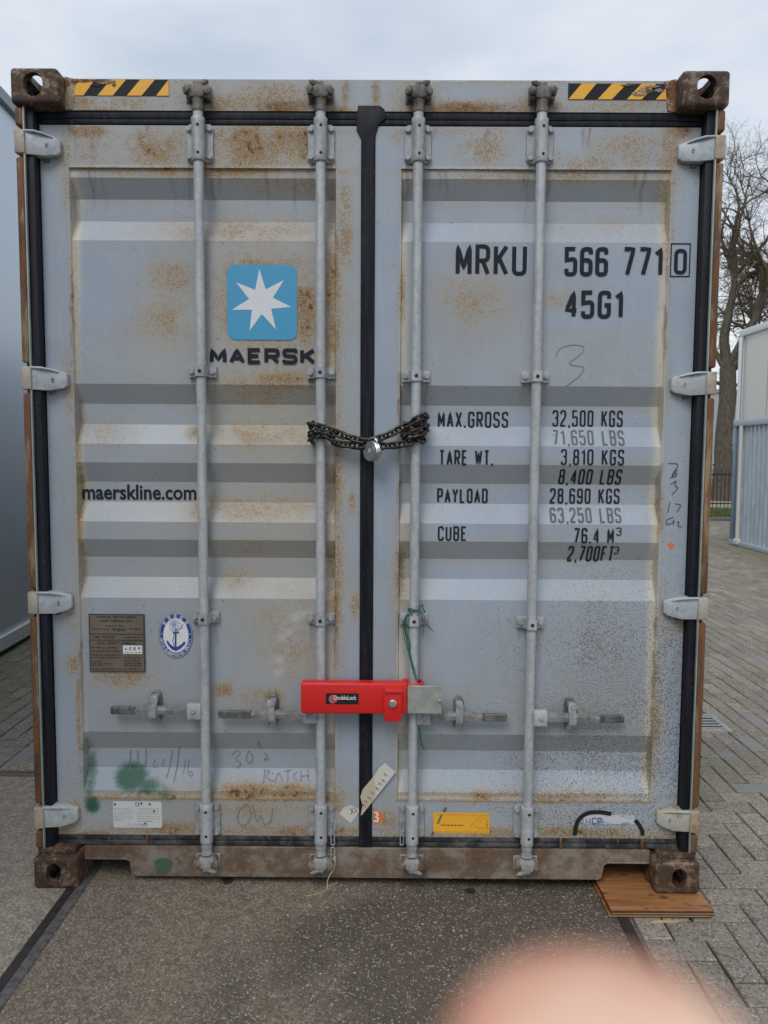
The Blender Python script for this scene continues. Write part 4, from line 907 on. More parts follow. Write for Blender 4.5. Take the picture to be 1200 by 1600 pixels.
for sc in (.5, .1): ribbon(bm, [A2(-.04+.34*sc*math.cos(R(k)), .42+.26*math.sin(R(k))) for k in range(0, 360, 20)], .0015, fo, True)
for v in (.3, .42, .54): ribbon(bm, [A2(-.3, v), A2(.24, v)], .0015, fo)
flat([A2(-.3, .5), A2(-.1, .6), A2(.05, .5), A2(-.05, .35), A2(-.22, .38)], fo, bm)
obj('globe_print', bm, plain('pale_blue_print', (.30, .40, .55), .6), ov, smooth=False)
# white service label
x0, x1, z0, z1 = box_px(177, 1252, 253, 1293); lab = obj('white_label', flat(rrect(x0, x1, z0, z1, .007), on(.0012)), plain('label_white', (.60, .61, .60), .5, 0, .06, 30), DL, smooth=False); W_, H_ = x1-x0, z1-z0; bm = NB(); fo = on(.002); rr = random.Random(5)
for v in (.72, .63, .54, .44, .35): dashes(bm, x0+.03*W_, x0+.42*W_, z0+v*H_, .0022, fo, rr, .003, .01); dashes(bm, x0+.5*W_, x0+.96*W_, z0+v*H_, .0022, fo, rr, .003, .008)
dashes(bm, x0+.03*W_, x0+.2*W_, z0+.27*H_, .0022, fo, rr); dashes(bm, x0+.5*W_, x0+.85*W_, z0+.26*H_, .0022, fo, rr); dashes(bm, x0+.3*W_, x0+.7*W_, z0+.14*H_, .0025, fo, rr); dashes(bm, x0+.24*W_, x0+.76*W_, z0+.07*H_, .0016, fo, rr)
obj('label_print', bm, plain('label_grey', (.22, .23, .25), .7), lab, smooth=False)
sq = obj('label_emblem', flat(rrect(x0+.46*W_, x0+.54*W_, z0+.82*H_, z0+.97*H_, .002), fo), M_BLUE, lab, smooth=False)
flat_ = flat([(x0+.485*W_, z0+.855*H_), (x0+.515*W_, z0+.855*H_), (x0+.515*W_, z0+.935*H_), (x0+.485*W_, z0+.935*H_)], on(.0026)); obj('label_star', flat_, M_WHITE, sq, smooth=False)
for k, (px, py) in enumerate(((221, 1255), (234, 1256), (241, 1267), (227, 1286), (180, 1256), (211, 1228))):
    c = P(px, py, YF); q = [(c.x+.004*math.cos(a)*(1+.5*math.sin(3*a+k)), c.z+.005*math.sin(a)) for a in [2*math.pi*j/9 for j in range(9)]]; obj('paint_chip', flat(q, on(.0028)), M_INKW, lab if k < 5 else DL, smooth=False)
# yellow label
x0, x1, z0, z1 = box_px(677, 1269.5, 764.5, 1302); lab = obj('yellow_label', flat([(x0, z0), (x1, z0), (x1, z1), (x0, z1)], on(.0012)), M_YEL, DRT, smooth=False); W_, H_ = x1-x0, z1-z0; bm = NB(); rr = random.Random(8)
dashes(bm, x0+.14*W_, x0+.58*W_, z0+.40*H_, .0055, fo, rr, .004, .011)
obj('label_print', bm, plain('label_brown', (.18, .09, .02), .7), lab, smooth=False); bm = NB(); X_ = lambda u, v: (x0+u*W_, z0+v*H_)
for q in ([(.66, .3), (.72, .55), (.78, .62), (.78, .8), (.9, .8), (.96, .6), (.96, .3), (.9, .2)], [(.7, .4), (.76, .3), (.85, .3)], [(.82, .72), (.86, .66), (.82, .62), (.86, .56)], [(.92, .55), (.95, .45), (.92, .38)], [(.76, .12), (.84, .2), (.9, .34)], [(.04, .9), (.97, .9), (.97, .08), (.04, .08)]): ribbon(bm, [X_(*p) for p in q], .0012, fo)
obj('label_drawing', bm, plain('label_line', (.42, .2, .02), .7), lab, smooth=False)
bm = NB()
for A, B, w in (((697, 1261), (693, 1268), .010), ((690, 1272), (684, 1286), .006), ((678, 1299), (674, 1304), .008)):
    a, b = P(*A, YF), P(*B, YF); ribbon(bm, [(a.x, a.z), (b.x, b.z)], w, on(.0028), dense=.004)
obj('scratch', bm, M_INKW, lab, smooth=False)
# torn paper tape across the centre gasket, with pen marks
def pxpoly(pts, y): return [(P(a, b, y).x, P(a, b, y).z) for a, b in pts]
yt = .0595; ft = lambda x, z: (x, yt, z)
tp = obj('paper_tape', flat(pxpoly([(601.5, 1192), (618.5, 1206.5), (587, 1246), (566, 1273), (563.6, 1274), (566.5, 1258), (563, 1245), (567, 1233), (584, 1213), (592, 1200)], yt), ft), M_TAPE, DRT, smooth=False)
obj('tape_half', flat(pxpoly([(563, 1245), (567, 1233), (583, 1214), (585.5, 1219), (587, 1240), (585, 1248), (566, 1273), (563.6, 1274), (566.5, 1258)], yt), lambda x, z: (x, yt-.0006, z)), M_TAPEB, tp, smooth=False)
bm = NB()
def penpx(bm, pts, w, y, dy=.0012):
    q = [(P(a, b, y).x, P(a, b, y).z) for a, b in pts]; ribbon(bm, q, w, lambda x, z: (x, y-dy, z))
for k, (px, py) in enumerate(((603, 1210), (599, 1219), (594, 1224), (589, 1231), (582, 1238), (577, 1246), (572, 1252), (568, 1257))):
    for j in range(3): penpx(bm, [(px-3+2*j, py-2+j*1.2), (px+.5+1.5*j, py+1.6+j)] if (k+j) % 2 else [(px-2+j*1.5, py-2.5+j), (px-2.5+j*1.8, py+2.5)], .0016, yt)
obj('pen_marks', bm, M_PEN, tp, smooth=False)
t2 = obj('paper_tape', flat(pxpoly([(530, 1271), (538, 1261), (547, 1257.5), (560, 1263), (563, 1266), (548, 1286)], YF), on(.0014)), M_TAPE, DL, smooth=False); bm = NB()
for A in ([(547, 1262), (552, 1270)], [(551, 1263), (549, 1272)], [(553, 1261), (557, 1266), (553, 1270)]): penpx(bm, A, .002, YF, .0022)
obj('pen_marks', bm, M_PEN, t2, smooth=False)
s3 = obj('orange_sticker', flat(pxpoly([(583.5, 1263.5), (587, 1264), (594, 1268), (600, 1275), (596, 1284), (588, 1288), (583.5, 1286)], YF), on(.0014)), M_ORANGE, DRT, smooth=False)
mk3 = NB(); penpx(mk3, [(584, 1269), (589, 1269), (590.5, 1273), (587.5, 1275.5), (591, 1278), (589.5, 1283), (584, 1282)], .0065, YF, .0024); obj('numeral', mk3, M_WHITE, s3, smooth=False)
# torn label at the bottom right
bm = NB(); pts = [(898, 1305), (899, 1293), (903, 1281), (911, 1273), (922, 1269), (940, 1268.5), (955, 1271.5)]
q = [(P(a, b, YF).x, P(a, b, YF).z) for a, b in pts]; ribbon(bm, arc_round([(x, z, True) for x, z in q], .02), .016, on(.0018))
q = [(P(a, b, YF).x, P(a, b, YF).z) for a, b in [(992, 1281), (998, 1288), (1003, 1297), (1004, 1305)]]; ribbon(bm, q, .015, on(.0018)); lab = obj('torn_label', bm, M_BLK, DRT, smooth=False)
bm = flat(pxpoly([(911, 1273), (916, 1271.5), (990, 1274), (993, 1285), (992, 1288), (912, 1287)], YF), on(.0011)); mw = MT('torn_label_white'); obj('label_paper', bm, mw.fin(mw.mix(mw.step(mw.noise(14, 5, .6, (1, 1, 3)), .5, .66), (.50, .52, .54), (.10, .22, .36)), .6), lab, smooth=False)
bm = NB(); a0, a1, a2, a3 = box_px(913, 1277, 938, 1287); glyphs(bm, 'MCP', a0+.004, a1+.006, a2, a3, .0035, on(.0032)); obj('label_print', bm, M_NAVY, lab, smooth=False)
# pen and chalk scribbles
def scrib(par, strokes, w, mat):
    bm = NB()
    for s in strokes:
        q = []
        for a, b in s:
            p = P(a, b, YO); p = P(a, b, surf(p.x, p.z)); q.append((p.x, p.z, True))
        ribbon(bm, arc_round(q, .05) if len(q) > 2 else [v[:2] for v in q], w, on(.0022), dense=.008)
    obj('handwriting', bm, mat, par, smooth=False)
scrib(DRT, [[(869, 557), (873, 545), (893, 538), (912, 541), (912, 549), (886, 570), (905, 572), (913, 574), (908, 586), (884, 604)]], .0028, M_PENL)
scrib(DRT, [[(1044, 724), (1062, 724), (1050, 741)], [(1058, 734), (1050, 741), (1050, 746), (1057, 743), (1057, 738), (1047, 747)], [(1047, 757), (1058, 750), (1053, 758), (1060, 762), (1049, 773)], [(1047, 784), (1043, 801)], [(1054, 787), (1065, 788), (1057, 800)], [(1052, 808), (1041, 812), (1040, 820), (1051, 817), (1053, 810), (1052, 820)], [(1057, 815), (1062, 816), (1057, 821), (1065, 823)]], .0026, M_PEN)
scrib(DL, [[(204, 1172), (204, 1202)], [(215, 1173), (217, 1202)], [(228, 1170), (228, 1198)], [(280, 1166), (272, 1222)], [(269, 1172), (262, 1213)]], .0036, M_PENL)
scrib(DL, [[(243, 1186), (239, 1198), (245, 1199), (247, 1192)], [(258, 1185), (253, 1196), (260, 1196)], [(290, 1186), (287, 1208)], [(296, 1186), (293, 1204), (300, 1213), (303, 1206), (296, 1203)]], .0026, M_PENL)
scrib(DL, [[(362, 1180), (370, 1172), (377, 1176), (366, 1186), (378, 1192), (371, 1200)], [(388, 1173), (384, 1187), (391, 1194), (397, 1182), (388, 1173)], [(406, 1162), (408, 1170)], [(404, 1158), (404, 1166)], [(413, 1176), (419, 1181), (411, 1188), (420, 1186)]], .0028, M_PENL)
scrib(DL, [[(414, 1201), (412, 1222)], [(414, 1203), (424, 1203), (414, 1212), (428, 1220)], [(430, 1221), (436, 1203), (442, 1220)], [(445, 1204), (455, 1202)], [(450, 1203), (450, 1220)], [(465, 1205), (458, 1210), (464, 1219)], [(470, 1202), (471, 1219)], [(481, 1201), (482, 1218)], [(470, 1211), (484, 1210)]], .0022, M_PENL)
scrib(DL, [[(388, 1256), (375, 1262), (370, 1280), (378, 1292), (390, 1284), (393, 1268), (388, 1256)], [(396, 1262), (402, 1288), (408, 1270), (412, 1289), (424, 1284), (426, 1262)]], .0026, M_PENL)
bm = flat(pxpoly([(1043, 851), (1048, 846.5), (1054, 852), (1049, 857)], YF), on(.0014)); obj('orange_dot', bm, M_ORANGE, DRT, smooth=False)

# ------------------------------------------------------------------ red lock
LK = thing('container_lock', 'bright red steel box lock bridging the two inner locking bars', 'lock', (.0, -.02, .70))
mr = MT('red_powder_coat'); rn = mr.noise(120, 3); mr.bump(mr.noise(260, 2), .0006, .4)
M_RED = mr.fin(mr.mix(rn, (.56, .012, .012), (.68, .02, .018)), .38)
yl = -.022
a, b = P(470, 1115, yl), P(636, 1064.5, yl); lx0, lx1, lz0, lz1 = a.x, b.x, a.z, b.z
bm = NB(); lz1 -= .009; box(bm, lx0, lx1, yl, .026, lz0, lz1, .006, 3); body = obj('lock_body', bm, M_RED, LK)
bm = NB(); a, b = P(600, 1127, yl-.012), P(628, 1076, yl-.012); box(bm, a.x, b.x, yl-.016, yl+.01, a.z, b.z, .003, 2); box(bm, a.x+.002, b.x+.004, yl-.024, yl-.014, b.z-.014, b.z-.004, .003, 2); fl = obj('lock_flange', bm, M_RED, LK)
bm = NB(); p = P(613.5, 1099.5, yl-.02); lathe(bm, [(0, .0145), (.010, .0145), (.0135, .011), (.014, .002)], (p.x, yl-.014, p.z), (0, -1, 0), 24); obj('lock_bolt', bm, plain('bright_steel', (.55, .55, .53), .3, .85), LK)
bm = NB(); a, b = P(636.5, 1115, yl+.006), P(690.5, 1072, yl+.006); box(bm, a.x, b.x, yl+.006, yl+.012, a.z, b.z, .0015, 1); mz = MT('zinc_plate'); zp = obj('zinc_plate', bm, mz.fin(mz.mix(mz.step(mz.noise(26, 5), .35, .65), (.34, .36, .33), (.43, .45, .42)), .45, .45), LK)
bm = NB(); p = P(687, 1096, yl); lathe(bm, [(0, .007), (.005, .006), (.008, .003)], (p.x, yl+.006, p.z), (0, -1, 0), 14); obj('plate_screw', bm, M_BRK, zp)
bm = NB(); zc_ = P(648, 1066, .03).z; ring = [(RX[2]+.033*math.cos(R(t)), .030+.036*math.sin(R(t)), zc_) for t in range(-250, 71, 20)]; tube(bm, [(lx1-.03, -.01, zc_-.002)]+[(RX[2]-.028, .0, zc_)]+ring[5:], .0055, 8); box(bm, RX[2]-.04, RX[2]+.028, .055, .064, lz0+.02, zc_+.004, .003); obj('lock_loop', bm, M_RED, LK)
a, b = P(509, 1100, yl), P(560.5, 1083.5, yl); ls = obj('sticker', flat([(a.x, a.z), (b.x, a.z), (b.x, b.z), (a.x, b.z)], lambda x, z: (x, yl-.0008, z)), M_BLK, body, smooth=False); W_, H_ = b.x-a.x, b.z-a.z
bm = NB(); cx, cz = a.x+.235*W_, a.z+.47*H_; flat([(cx+.0145*math.cos(R(t)), cz+.0145*math.sin(R(t))) for t in range(0, 360, 20)], lambda x, z: (x, yl-.0014, z), bm); obj('sticker_disc', bm, plain('sticker_red', (.60, .06, .04), .5), ls, smooth=False)
obj('sticker_print', font_mesh('DoubleLock', a.x+.25*W_, a.x+.93*W_, a.z+.42*H_, a.z+.82*H_, lambda x, z: (x, yl-.0022, z), .01), M_WHITE, ls, smooth=False)
bm = flat([(cx+.0165*math.cos(R(t)), cz+.0165*math.sin(R(t))) for t in range(100, 271, 10)]+[(cx+.0085*math.cos(R(t))-.002, cz+.0085*math.sin(R(t))) for t in range(270, 99, -10)], lambda x, z: (x, yl-.0018, z)); obj('sticker_arc', bm, plain('sticker_grey', (.2, .2, .22), .5), ls, smooth=False)

# ------------------------------------------------------------------ chain and padlock
M_CHAIN = mat_galv('black_chain_steel', (.022, .019, .016), (.075, .065, .055), .42, .6, .04)
def link_mesh():
    bm = NB(); r, h = .0112, .0145; pts = []
    for k in range(9): a = math.pi*k/8; pts.append((h+r*math.sin(a), r*math.cos(a), 0))
    for k in range(9): a = math.pi+math.pi*k/8; pts.append((-h+r*math.sin(a), r*math.cos(a), 0))
    tube(bm, pts, .0047, 8, True); me = bpy.data.meshes.new('link'); bmesh.ops.recalc_face_normals(bm, faces=bm.faces); bm.to_mesh(me); bm.free(); me.materials.append(M_CHAIN)
    for p in me.polygons: p.use_smooth = True
    return me
LKM = link_mesh()
cpt = P(582, 690, .0); CH = thing('chain', 'blackened steel chain wrapped round the two inner locking bars', 'chain', (cpt.x, .0, cpt.z))
def smooth_path(pts, closed=False, n=14):
    pts = [Vector(p) for p in pts]; out = []; k = len(pts)
    for i in range(k-(0 if closed else 1)):
        g = lambda j: pts[j % k] if closed else pts[min(max(j, 0), k-1)]
        p0, p1, p2, p3 = g(i-1), g(i), g(i+1), g(i+2)
        for t in [q/n for q in range(n)]: out.append(.5*((2*p1)+(p2-p0)*t+(2*p0-5*p1+4*p2-p3)*t*t+(3*p1-p0-3*p2+p3)*t**3))
    out.append(pts[0] if closed else pts[-1]); return out
first_link = [None]
def run_links(path, pitch=.0325, roll0=0):
    d = 0; acc = 0; k = roll0; nxt = pitch*.5
    for a, b in zip(path[:-1], path[1:]):
        L_ = (b-a).length
        while acc+L_ >= nxt:
            p = a.lerp(b, (nxt-acc)/L_); x = (b-a).normalized(); u, w = frame_of(x); ang = R(38+90*(k % 2)+random.uniform(-14, 14)); y = u*math.cos(ang)+w*math.sin(ang); z = x.cross(y)
            if first_link[0] is None: o = _o('link', LKM, CH, None); first_link[0] = o
            else: o = first_link[0].copy(); COL.objects.link(o); o.parent = CH
            q = p-WL[CH.name]; o.matrix_local = Matrix(((x.x, y.x, z.x, q.x), (x.y, y.y, z.y, q.y), (x.z, y.z, z.z, q.z), (0, 0, 0, 1))); k += 1; nxt += pitch
        acc += L_
def C(px, py, y): p = P(px, py, y); return (p.x, y, p.z)
X2, X3 = RX[1], RX[2]
run_links(smooth_path([C(579, 690, -.004), C(560, 687, .006), C(535, 680, .014), C(515, 672, .010), C(500, 667, .004), C(488, 664, .014), C(487, 664, .034), C(488, 668, .058)]))
run_links(smooth_path([C(488, 690, .056), C(487, 688, .036), C(490, 684, .014), C(503, 680, .006), C(515, 684, .010), C(526, 692, .016), C(545, 695, .014), C(565, 697, .006), C(583, 696, .000)]), roll0=1)
run_links(smooth_path([C(489, 680, .05), C(487, 679, .03), C(490, 677, .012), C(502, 674, .006), C(514, 678, .014), C(520, 680, .034), C(518, 682, .054)]))
run_links(smooth_path([C(583, 688, -.004), C(595, 684, .002), C(612, 677, .010), C(627, 669, .010), C(640, 662, .004), C(652, 655, .004), C(664, 650, .018), C(662, 650, .036), C(664, 652, .054)]))
run_links(smooth_path([C(585, 696, .000), C(602, 697, .010), C(620, 695, .014), C(638, 692, .010), C(647, 686, .004), C(658, 688, .006), C(660, 686, .022), C(661, 684, .040), C(662, 682, .054)]), roll0=1)
run_links(smooth_path([C(636, 676, .052), C(632, 677, .030), C(638, 675, .012), C(650, 669, .004), C(662, 666, .014), C(664, 668, .034), C(665, 670, .054)]))
run_links(smooth_path([C(634, 664, .05), C(634, 664, .026), C(644, 661, .008), C(655, 660, .006), C(661, 656, .022), C(662, 656, .04)]), roll0=1)
run_links(smooth_path([C(634, 684, .05), C(633, 682, .026), C(644, 681, .009), C(656, 678, .006), C(662, 676, .022), C(662, 676, .04)]))
pp = P(582, 705, -.012); PD = thing('padlock', 'round polished steel padlock hanging at the middle of the black chain', 'padlock', (pp.x, -.012, pp.z))
ax = Vector((-.68, -.72, .10)).normalized(); c = Vector((pp.x, -.014, pp.z)); M_SS = plain('stainless_steel', (.50, .49, .46), .28, .95, .1, 60)
bm = NB(); lathe(bm, [(-.014, .004), (-.014, .030), (-.011, .0355), (-.004, .0372), (.002, .0368), (.0035, .0350), (.005, .0368), (.010, .0352), (.0135, .031), (.0142, .0275), (.0128, .026), (.0128, .022), (.0145, .0205), (.0145, .012), (.013, .010), (.013, .001)], c, ax, 40); obj('padlock_body', bm, M_SS, PD, ang=30)
bm = NB(); lathe(bm, [(.0128, .0085), (.0165, .008), (.0172, .0005)], c, ax, 20); obj('keyway', bm, M_BRK, PD)
u, w = frame_of(ax); w = Vector((0, 0, 1)); u = ax.cross(w).normalized()
bm = NB(); tube(bm, [c+u*.021*math.cos(R(t))+w*(.030+.016*math.sin(R(t))) for t in range(-20, 201, 15)], .0048, 10); obj('shackle', bm, M_SS, PD)
# ------------------------------------------------------------------ strings
mst = plain('green_twine_fibre', (.012, .12, .085), .6, 0, .35, 90)
q = P(650, 953, .02); TW = thing('green_twine', 'frayed dark green twine tied above a guide strap on the third bar', 'twine', (q.x, .02, q.z))
bm = NB(); x3 = RX[2]; zr = P(650, 953, .02).z
tube(bm, [(x3+.0205*math.cos(R(t)), .040+.0205*math.sin(R(t)), zr+.003*math.sin(R(2*t))) for t in range(0, 360, 20)], .0026, 6, True)
tube(bm, [(x3+.0205*math.cos(R(t)), .040+.0205*math.sin(R(t)), zr-.005+.003*math.cos(R(t))) for t in range(0, 360, 20)], .0024, 6, True)
tube(bm, smooth_path([C(655, 955, .018), C(664, 957, .012), C(660, 949, .010), C(661, 945, .012), C(656, 948, .014), C(655, 956, .016)]), .0023, 6)
obj('knot', bm, mst, TW)
for path, r in (([C(645, 956, .016), C(637, 961, .018), C(632, 972, .026), C(633, 985, .03), C(637, 1003, .03), C(640, 1025, .024), C(645, 1045, .016), C(651, 1064, .004)], .0026), ([C(643, 957, .016), C(635, 966, .02), C(634, 984, .028), C(640, 1004, .026), C(641, 1022, .022), C(648, 1050, .012), C(653, 1066, .004)], .0022), ([C(633, 975, .03), C(630, 985, .03), C(633, 1000, .034), C(639, 1022, .03)], .0016), ([C(655, 957, .016), C(664, 962, .016), C(664, 970, .02), C(677, 987, .024)], .0016), ([C(658, 958, .016), C(662, 972, .02), C(674, 984, .022)], .0012), ([C(660, 962, .018), C(662, 975, .03), C(661, 996, .04)], .0012), ([C(637, 958, .02), C(628, 975, .03), C(627, 982, .034)], .0012), ([C(654, 1128, .026), C(657, 1143, .022), C(658, 1158, .024), C(663, 1172, .03)], .0022), ([C(656, 1128, .026), C(655, 1143, .024), C(657, 1157, .028), C(659, 1165, .03)], .0018)):
    bm = NB(); tube(bm, smooth_path(path), r, 6); obj('strand', bm, mst, TW)
q = P(520, 1345, .04); bm = NB(); tube(bm, smooth_path([C(524, 1342, .04), C(522, 1356, .03), C(515, 1368, .02), C(511, 1380, .01), C(513, 1390, .0)]), .0014, 6); tube(bm, smooth_path([C(512, 1385, .005), C(520, 1382, .0), C(527, 1379, .0)]), .001, 5); tube(bm, smooth_path([C(513, 1388, .0), C(504, 1393, -.01), C(494, 1397, -.02), C(478, 1400, -.03)]), .0009, 5); cyl(bm, C(523, 1338, .04), C(523, 1345, .04), .004, 8)
tag(obj('plastic_seal', bm, plain('pale_plastic', (.5, .45, .28), .5), None, (q.x, .04, q.z)), 'thin pale plastic seal tail dangling below the sill at second bar', 'seal')

# ------------------------------------------------------------------ plywood under the right corner, litter, drain
def mat_ply(edge=False):
    m = MT('plywood_edge' if edge else 'plywood_face')
    g = m.noise(5, 6, .65, (1, 14, 14)); f = m.noise(40, 4, .6, (1, 8, 8)); k = m.noise(13, 3, .5, (1, 2.2, 1))
    c = m.mix(m.step(g, .3, .7), (.22, .09, .032), (.38, .18, .07)); c = m.mix(m.math('MULTIPLY', m.step(f, .5, .7), .5), c, (.22, .085, .03)); c = m.mix(m.math('MULTIPLY', m.step(k, .56, .68), .85), c, (.08, .04, .022)); m.bump(f, .0006, .5); return m.fin(c, .55)
M_PLY = mat_ply(); M_PLYE = plain('plywood_pale_edge', (.50, .36, .18), .7, 0, .2, 60); M_PLYD = plain('plywood_dark_edge', (.075, .033, .02), .7, 0, .3, 60)
PL_L = ['topmost orange brown plywood sheet under the right front corner', 'middle plywood sheet of the stack under the right front corner', 'lowest plywood sheet lying on the paving under the corner']
zt = -.0015
for k in range(3):
    dx, dy = ((0, 0), (.004, .004), (-.006, .007))[k]; t = .0102; a = P(948+0, 1414, -.095); x0, x1 = .868+dx, 1.232+dx; y0, y1 = -.097+dy, .33
    z1 = zt-k*.0108; z0 = z1-t
    o = thing('plywood_sheet', PL_L[k], 'plywood', ((x0+x1)/2, (y0+y1)/2, z0), 'plywood packing sheets'); lay = [(.0, .003, M_PLYD), (.0031, .0068, M_PLYE if k else M_PLYD), (.0069, .0102, M_PLYD)]
    for j, (b0, b1, mt) in enumerate(lay):
        bm = NB(); e = .0012*(j == 1); prism(bm, [(x0+e, y0+e), (x1-e, y0+e+.002), (x1-e, y1), (x0-.004+e, y1)], 0, b1-b0)
        for v in bm.verts: v.co = Vector((v.co.x, v.co.z, z0+b0+v.co.y))
        obj('veneer', bm, [M_PLY if j == 2 else mt], o, smooth=False)
# a clean top face and dark edges on the top sheet are one veneer
bm = NB(); prism(bm, [(0, 0), (.02, -.006), (.085, -.003), (.10, .003), (.06, .009), (.015, .008)], 0, .004)
sx = P(1017, 1427, -.115)
for v in bm.verts: v.co = Vector((sx.x+v.co.x, -.115+v.co.z*.6, -.0345+v.co.y))
tag(obj('wood_splinter', bm, M_PLYE, None, (sx.x, -.115, -.035), smooth=False), 'pale split wood splinter lying in front of the plywood stack', 'splinter')
for k, (px, py, w_, lb) in enumerate(((356, 1379, .026, 'small dark wet leaf scrap on the slab under the sill, left of centre'), (735, 1389, .02, 'flat dark scrap on the wet slab below the third and fourth bars'))):
    d = fw+rt*((px-600)/FPX)-up*((py-800)/FPX); t = (-.013-CAMP.z)/d.z; g = CAMP+d*t; bm = NB(); rr = random.Random(k+4); vs = []
    pts = [(g.x+w_*math.cos(a)*rr.uniform(.6, 1.1), g.y+w_*.9*math.sin(a)*rr.uniform(.5, 1.1)) for a in [2*math.pi*j/11 for j in range(11)]]
    prism(bm, pts, 0, .003)
    for v in bm.verts: v.co = Vector((v.co.x, v.co.z, gz(v.co.x)+.002+v.co.y+.004*random.random()))
    tag(obj('leaf_scrap', bm, plain('wet_leaf', (.035, .025, .018), .5), None, (g.x, g.y, gz(g.x)), smooth=False), lb, 'leaf')
DN = thing('drain_grate', 'slotted grey steel drain grate set in the paving right of the container', 'drain', ((DR[0]+DR[1])/2, (DR[2]+DR[3])/2, -.035))
mg_ = mat_galv('grate_steel', (.28, .28, .28), (.38, .38, .38), .5, .2); bm = NB(); x0, x1, y0, y1 = DR; z1 = -.032; fr = .03
for g in ((x0, x1, y0, y0+fr), (x0, x1, y1-fr, y1), (x0, x0+fr, y0+fr, y1-fr), (x1-fr, x1, y0+fr, y1-fr)): box(bm, *g, -.05, z1, .002)
obj('grate_frame', bm, mg_, DN)
for k in range(5):
    yy = y0+fr+.012+k*(y1-y0-2*fr)/5; bm = NB(); box(bm, x0+fr, x1-fr, yy, yy+.024, z1-.005, z1-.002); obj('grate_bar', bm, mg_, DN)
bm = NB(); box(bm, x0+fr, x1-fr, y0+fr, y1-fr, -.0482, -.0476); obj('pit_shade_sheet', bm, M_HOLE_SHADE, DN)  # thin near-black sheet, painted as the shade of a deep pit

# ------------------------------------------------------------------ left: smooth metal clad building
M_CLAD = None
mc = MT('smooth_cladding'); mcn = mc.noise(.8, 3)
M_CLAD = mc.fin(mc.mix(mcn, (.46, .52, .585), (.51, .57, .64)), .36, .75); mc.bump(mc.noise(1.2, 2), .01, .15)
WB = thing('metal_clad_building', 'smooth blue grey metal clad building with bright bottom rail at the left edge', 'building', (-2.98, 5, 0))
pa, pb = Vector((-2.79, 1.05)), Vector((-4.35, 24.6)); dd = (pb-pa).normalized(); nn = Vector((-dd.y, dd.x))
def wallbox(bm, s0, s1, d0, d1, z0, z1, bev=0):
    b = NB(); box(b, s0, s1, d0, d1, z0, z1, bev, 1); m = Matrix(((dd.x, nn.x, 0, pa.x), (dd.y, nn.y, 0, pa.y), (0, 0, 1, 0), (0, 0, 0, 1))); bmesh.ops.transform(b, matrix=m, verts=b.verts); merge(bm, b)
ZT = 4.43
bm = NB(); wallbox(bm, -6, 23.4, .02, 9, .16, ZT-.12); obj('wall', bm, M_CLAD, WB, smooth=False)
bm = NB(); wallbox(bm, -6, 23.4, -.012, .05, .045, .16, .006); obj('base_rail', bm, plain('bright_aluminium', (.62, .65, .68), .3, .5, .05, 5), WB)
bm = NB(); wallbox(bm, -6, 23.4, .03, 9, -.02, .045); obj('plinth', bm, plain('dark_plinth', (.03, .03, .03), .8), WB)
bm = NB(); wallbox(bm, -6.02, 23.42, -.02, .03, ZT-.12, ZT-.03, .008); wallbox(bm, -6.02, 23.42, .0, 9, ZT-.03, ZT, .004); obj('roof_trim', bm, plain('grey_trim', (.20, .23, .26), .4, .3, .08, 5), WB)

# ------------------------------------------------------------------ right: corrugated hoarding, white cabin, hall, fence
HX, HY = 6.41, 11.5
HB = thing('corrugated_storage_unit', 'low pale blue corrugated steel unit standing in front of the white cabin', 'container', (HX, 9.5, -.035))
mh = MT('pale_blue_steel'); M_HO = mh.fin(mh.mix(mh.step(mh.noise(6, 5, .6, (3, 3, .5)), .3, .7), (.30, .37, .43), (.42, .49, .54)), .4)
M_HOD = plain('mid_blue_steel', (.15, .215, .29), .45, 0, .15, 8)
bm = NB(); pts = []; y = HY-.26; pit = .152
while y > 4.5:
    pts += [(y, 0), (y-pit*.50, 0), (y-pit*.62, .032), (y-pit*.88, .032)]; y -= pit
prev = None
for y_, d in pts:
    a, b = bm.verts.new((HX+.03+d, y_, .03)), bm.verts.new((HX+.03+d, y_, 2.13))
    if prev: bm.faces.new((prev[0], a, b, prev[1]))
    prev = (a, b)
box(bm, HX+.08, HX+1.0, 4.5, HY-.02, 0, 2.2); obj('side_panel', bm, M_HO, HB, ang=20)
bm = NB(); box(bm, HX-.012, HX+.13, 4.5, HY, 2.13, 2.245, .006); box(bm, HX-.012, HX+.13, 4.5, HY, -.03, .055, .006); obj('rail', bm, M_HO, HB)
bm = NB(); box(bm, HX, HX+.08, HY-.10, HY-.002, .055, 2.13, .008); box(bm, HX+.01, HX+.08, HY-.27, HY-.165, .055, 2.13, .008); box(bm, HX+.05, HX+.09, HY-.165, HY-.10, .055, 2.13); obj('corner_post', bm, M_HOD, HB)
bm = NB(); cyl(bm, (HX-.005, HY-.33, .1), (HX-.005, HY-.33, 2.13), .035, 12); box(bm, HX-.05, HX+.03, HY-.41, HY-.25, .0, .1, .01); obj('downpipe', bm, plain('cream_pipe', (.55, .55, .50), .5), HB)
WC = thing('white_cabin', 'tall plain white panel cabin rising behind the pale blue corrugated unit', 'cabin', (8.8, 10, -.035))
CX0 = 7.42; CY1 = 13.6
M_CAB = plain('white_panel', (.62, .61, .57), .5, 0, .03, 3); M_CABT = plain('white_trim', (.66, .67, .67), .45, 0, .04, 3)
bm = NB(); box(bm, CX0+.02, CX0+3, 3, CY1-.02, -.03, 4.1); obj('wall', bm, M_CAB, WC, smooth=False)
bm = NB(); box(bm, CX0-.03, CX0+.12, CY1-.14, CY1+.02, -.03, 4.06, .01); box(bm, CX0-.03, CX0+3, 3, CY1+.02, 4.062, 4.2, .01); obj('trim', bm, M_CABT, WC)
bm = NB()
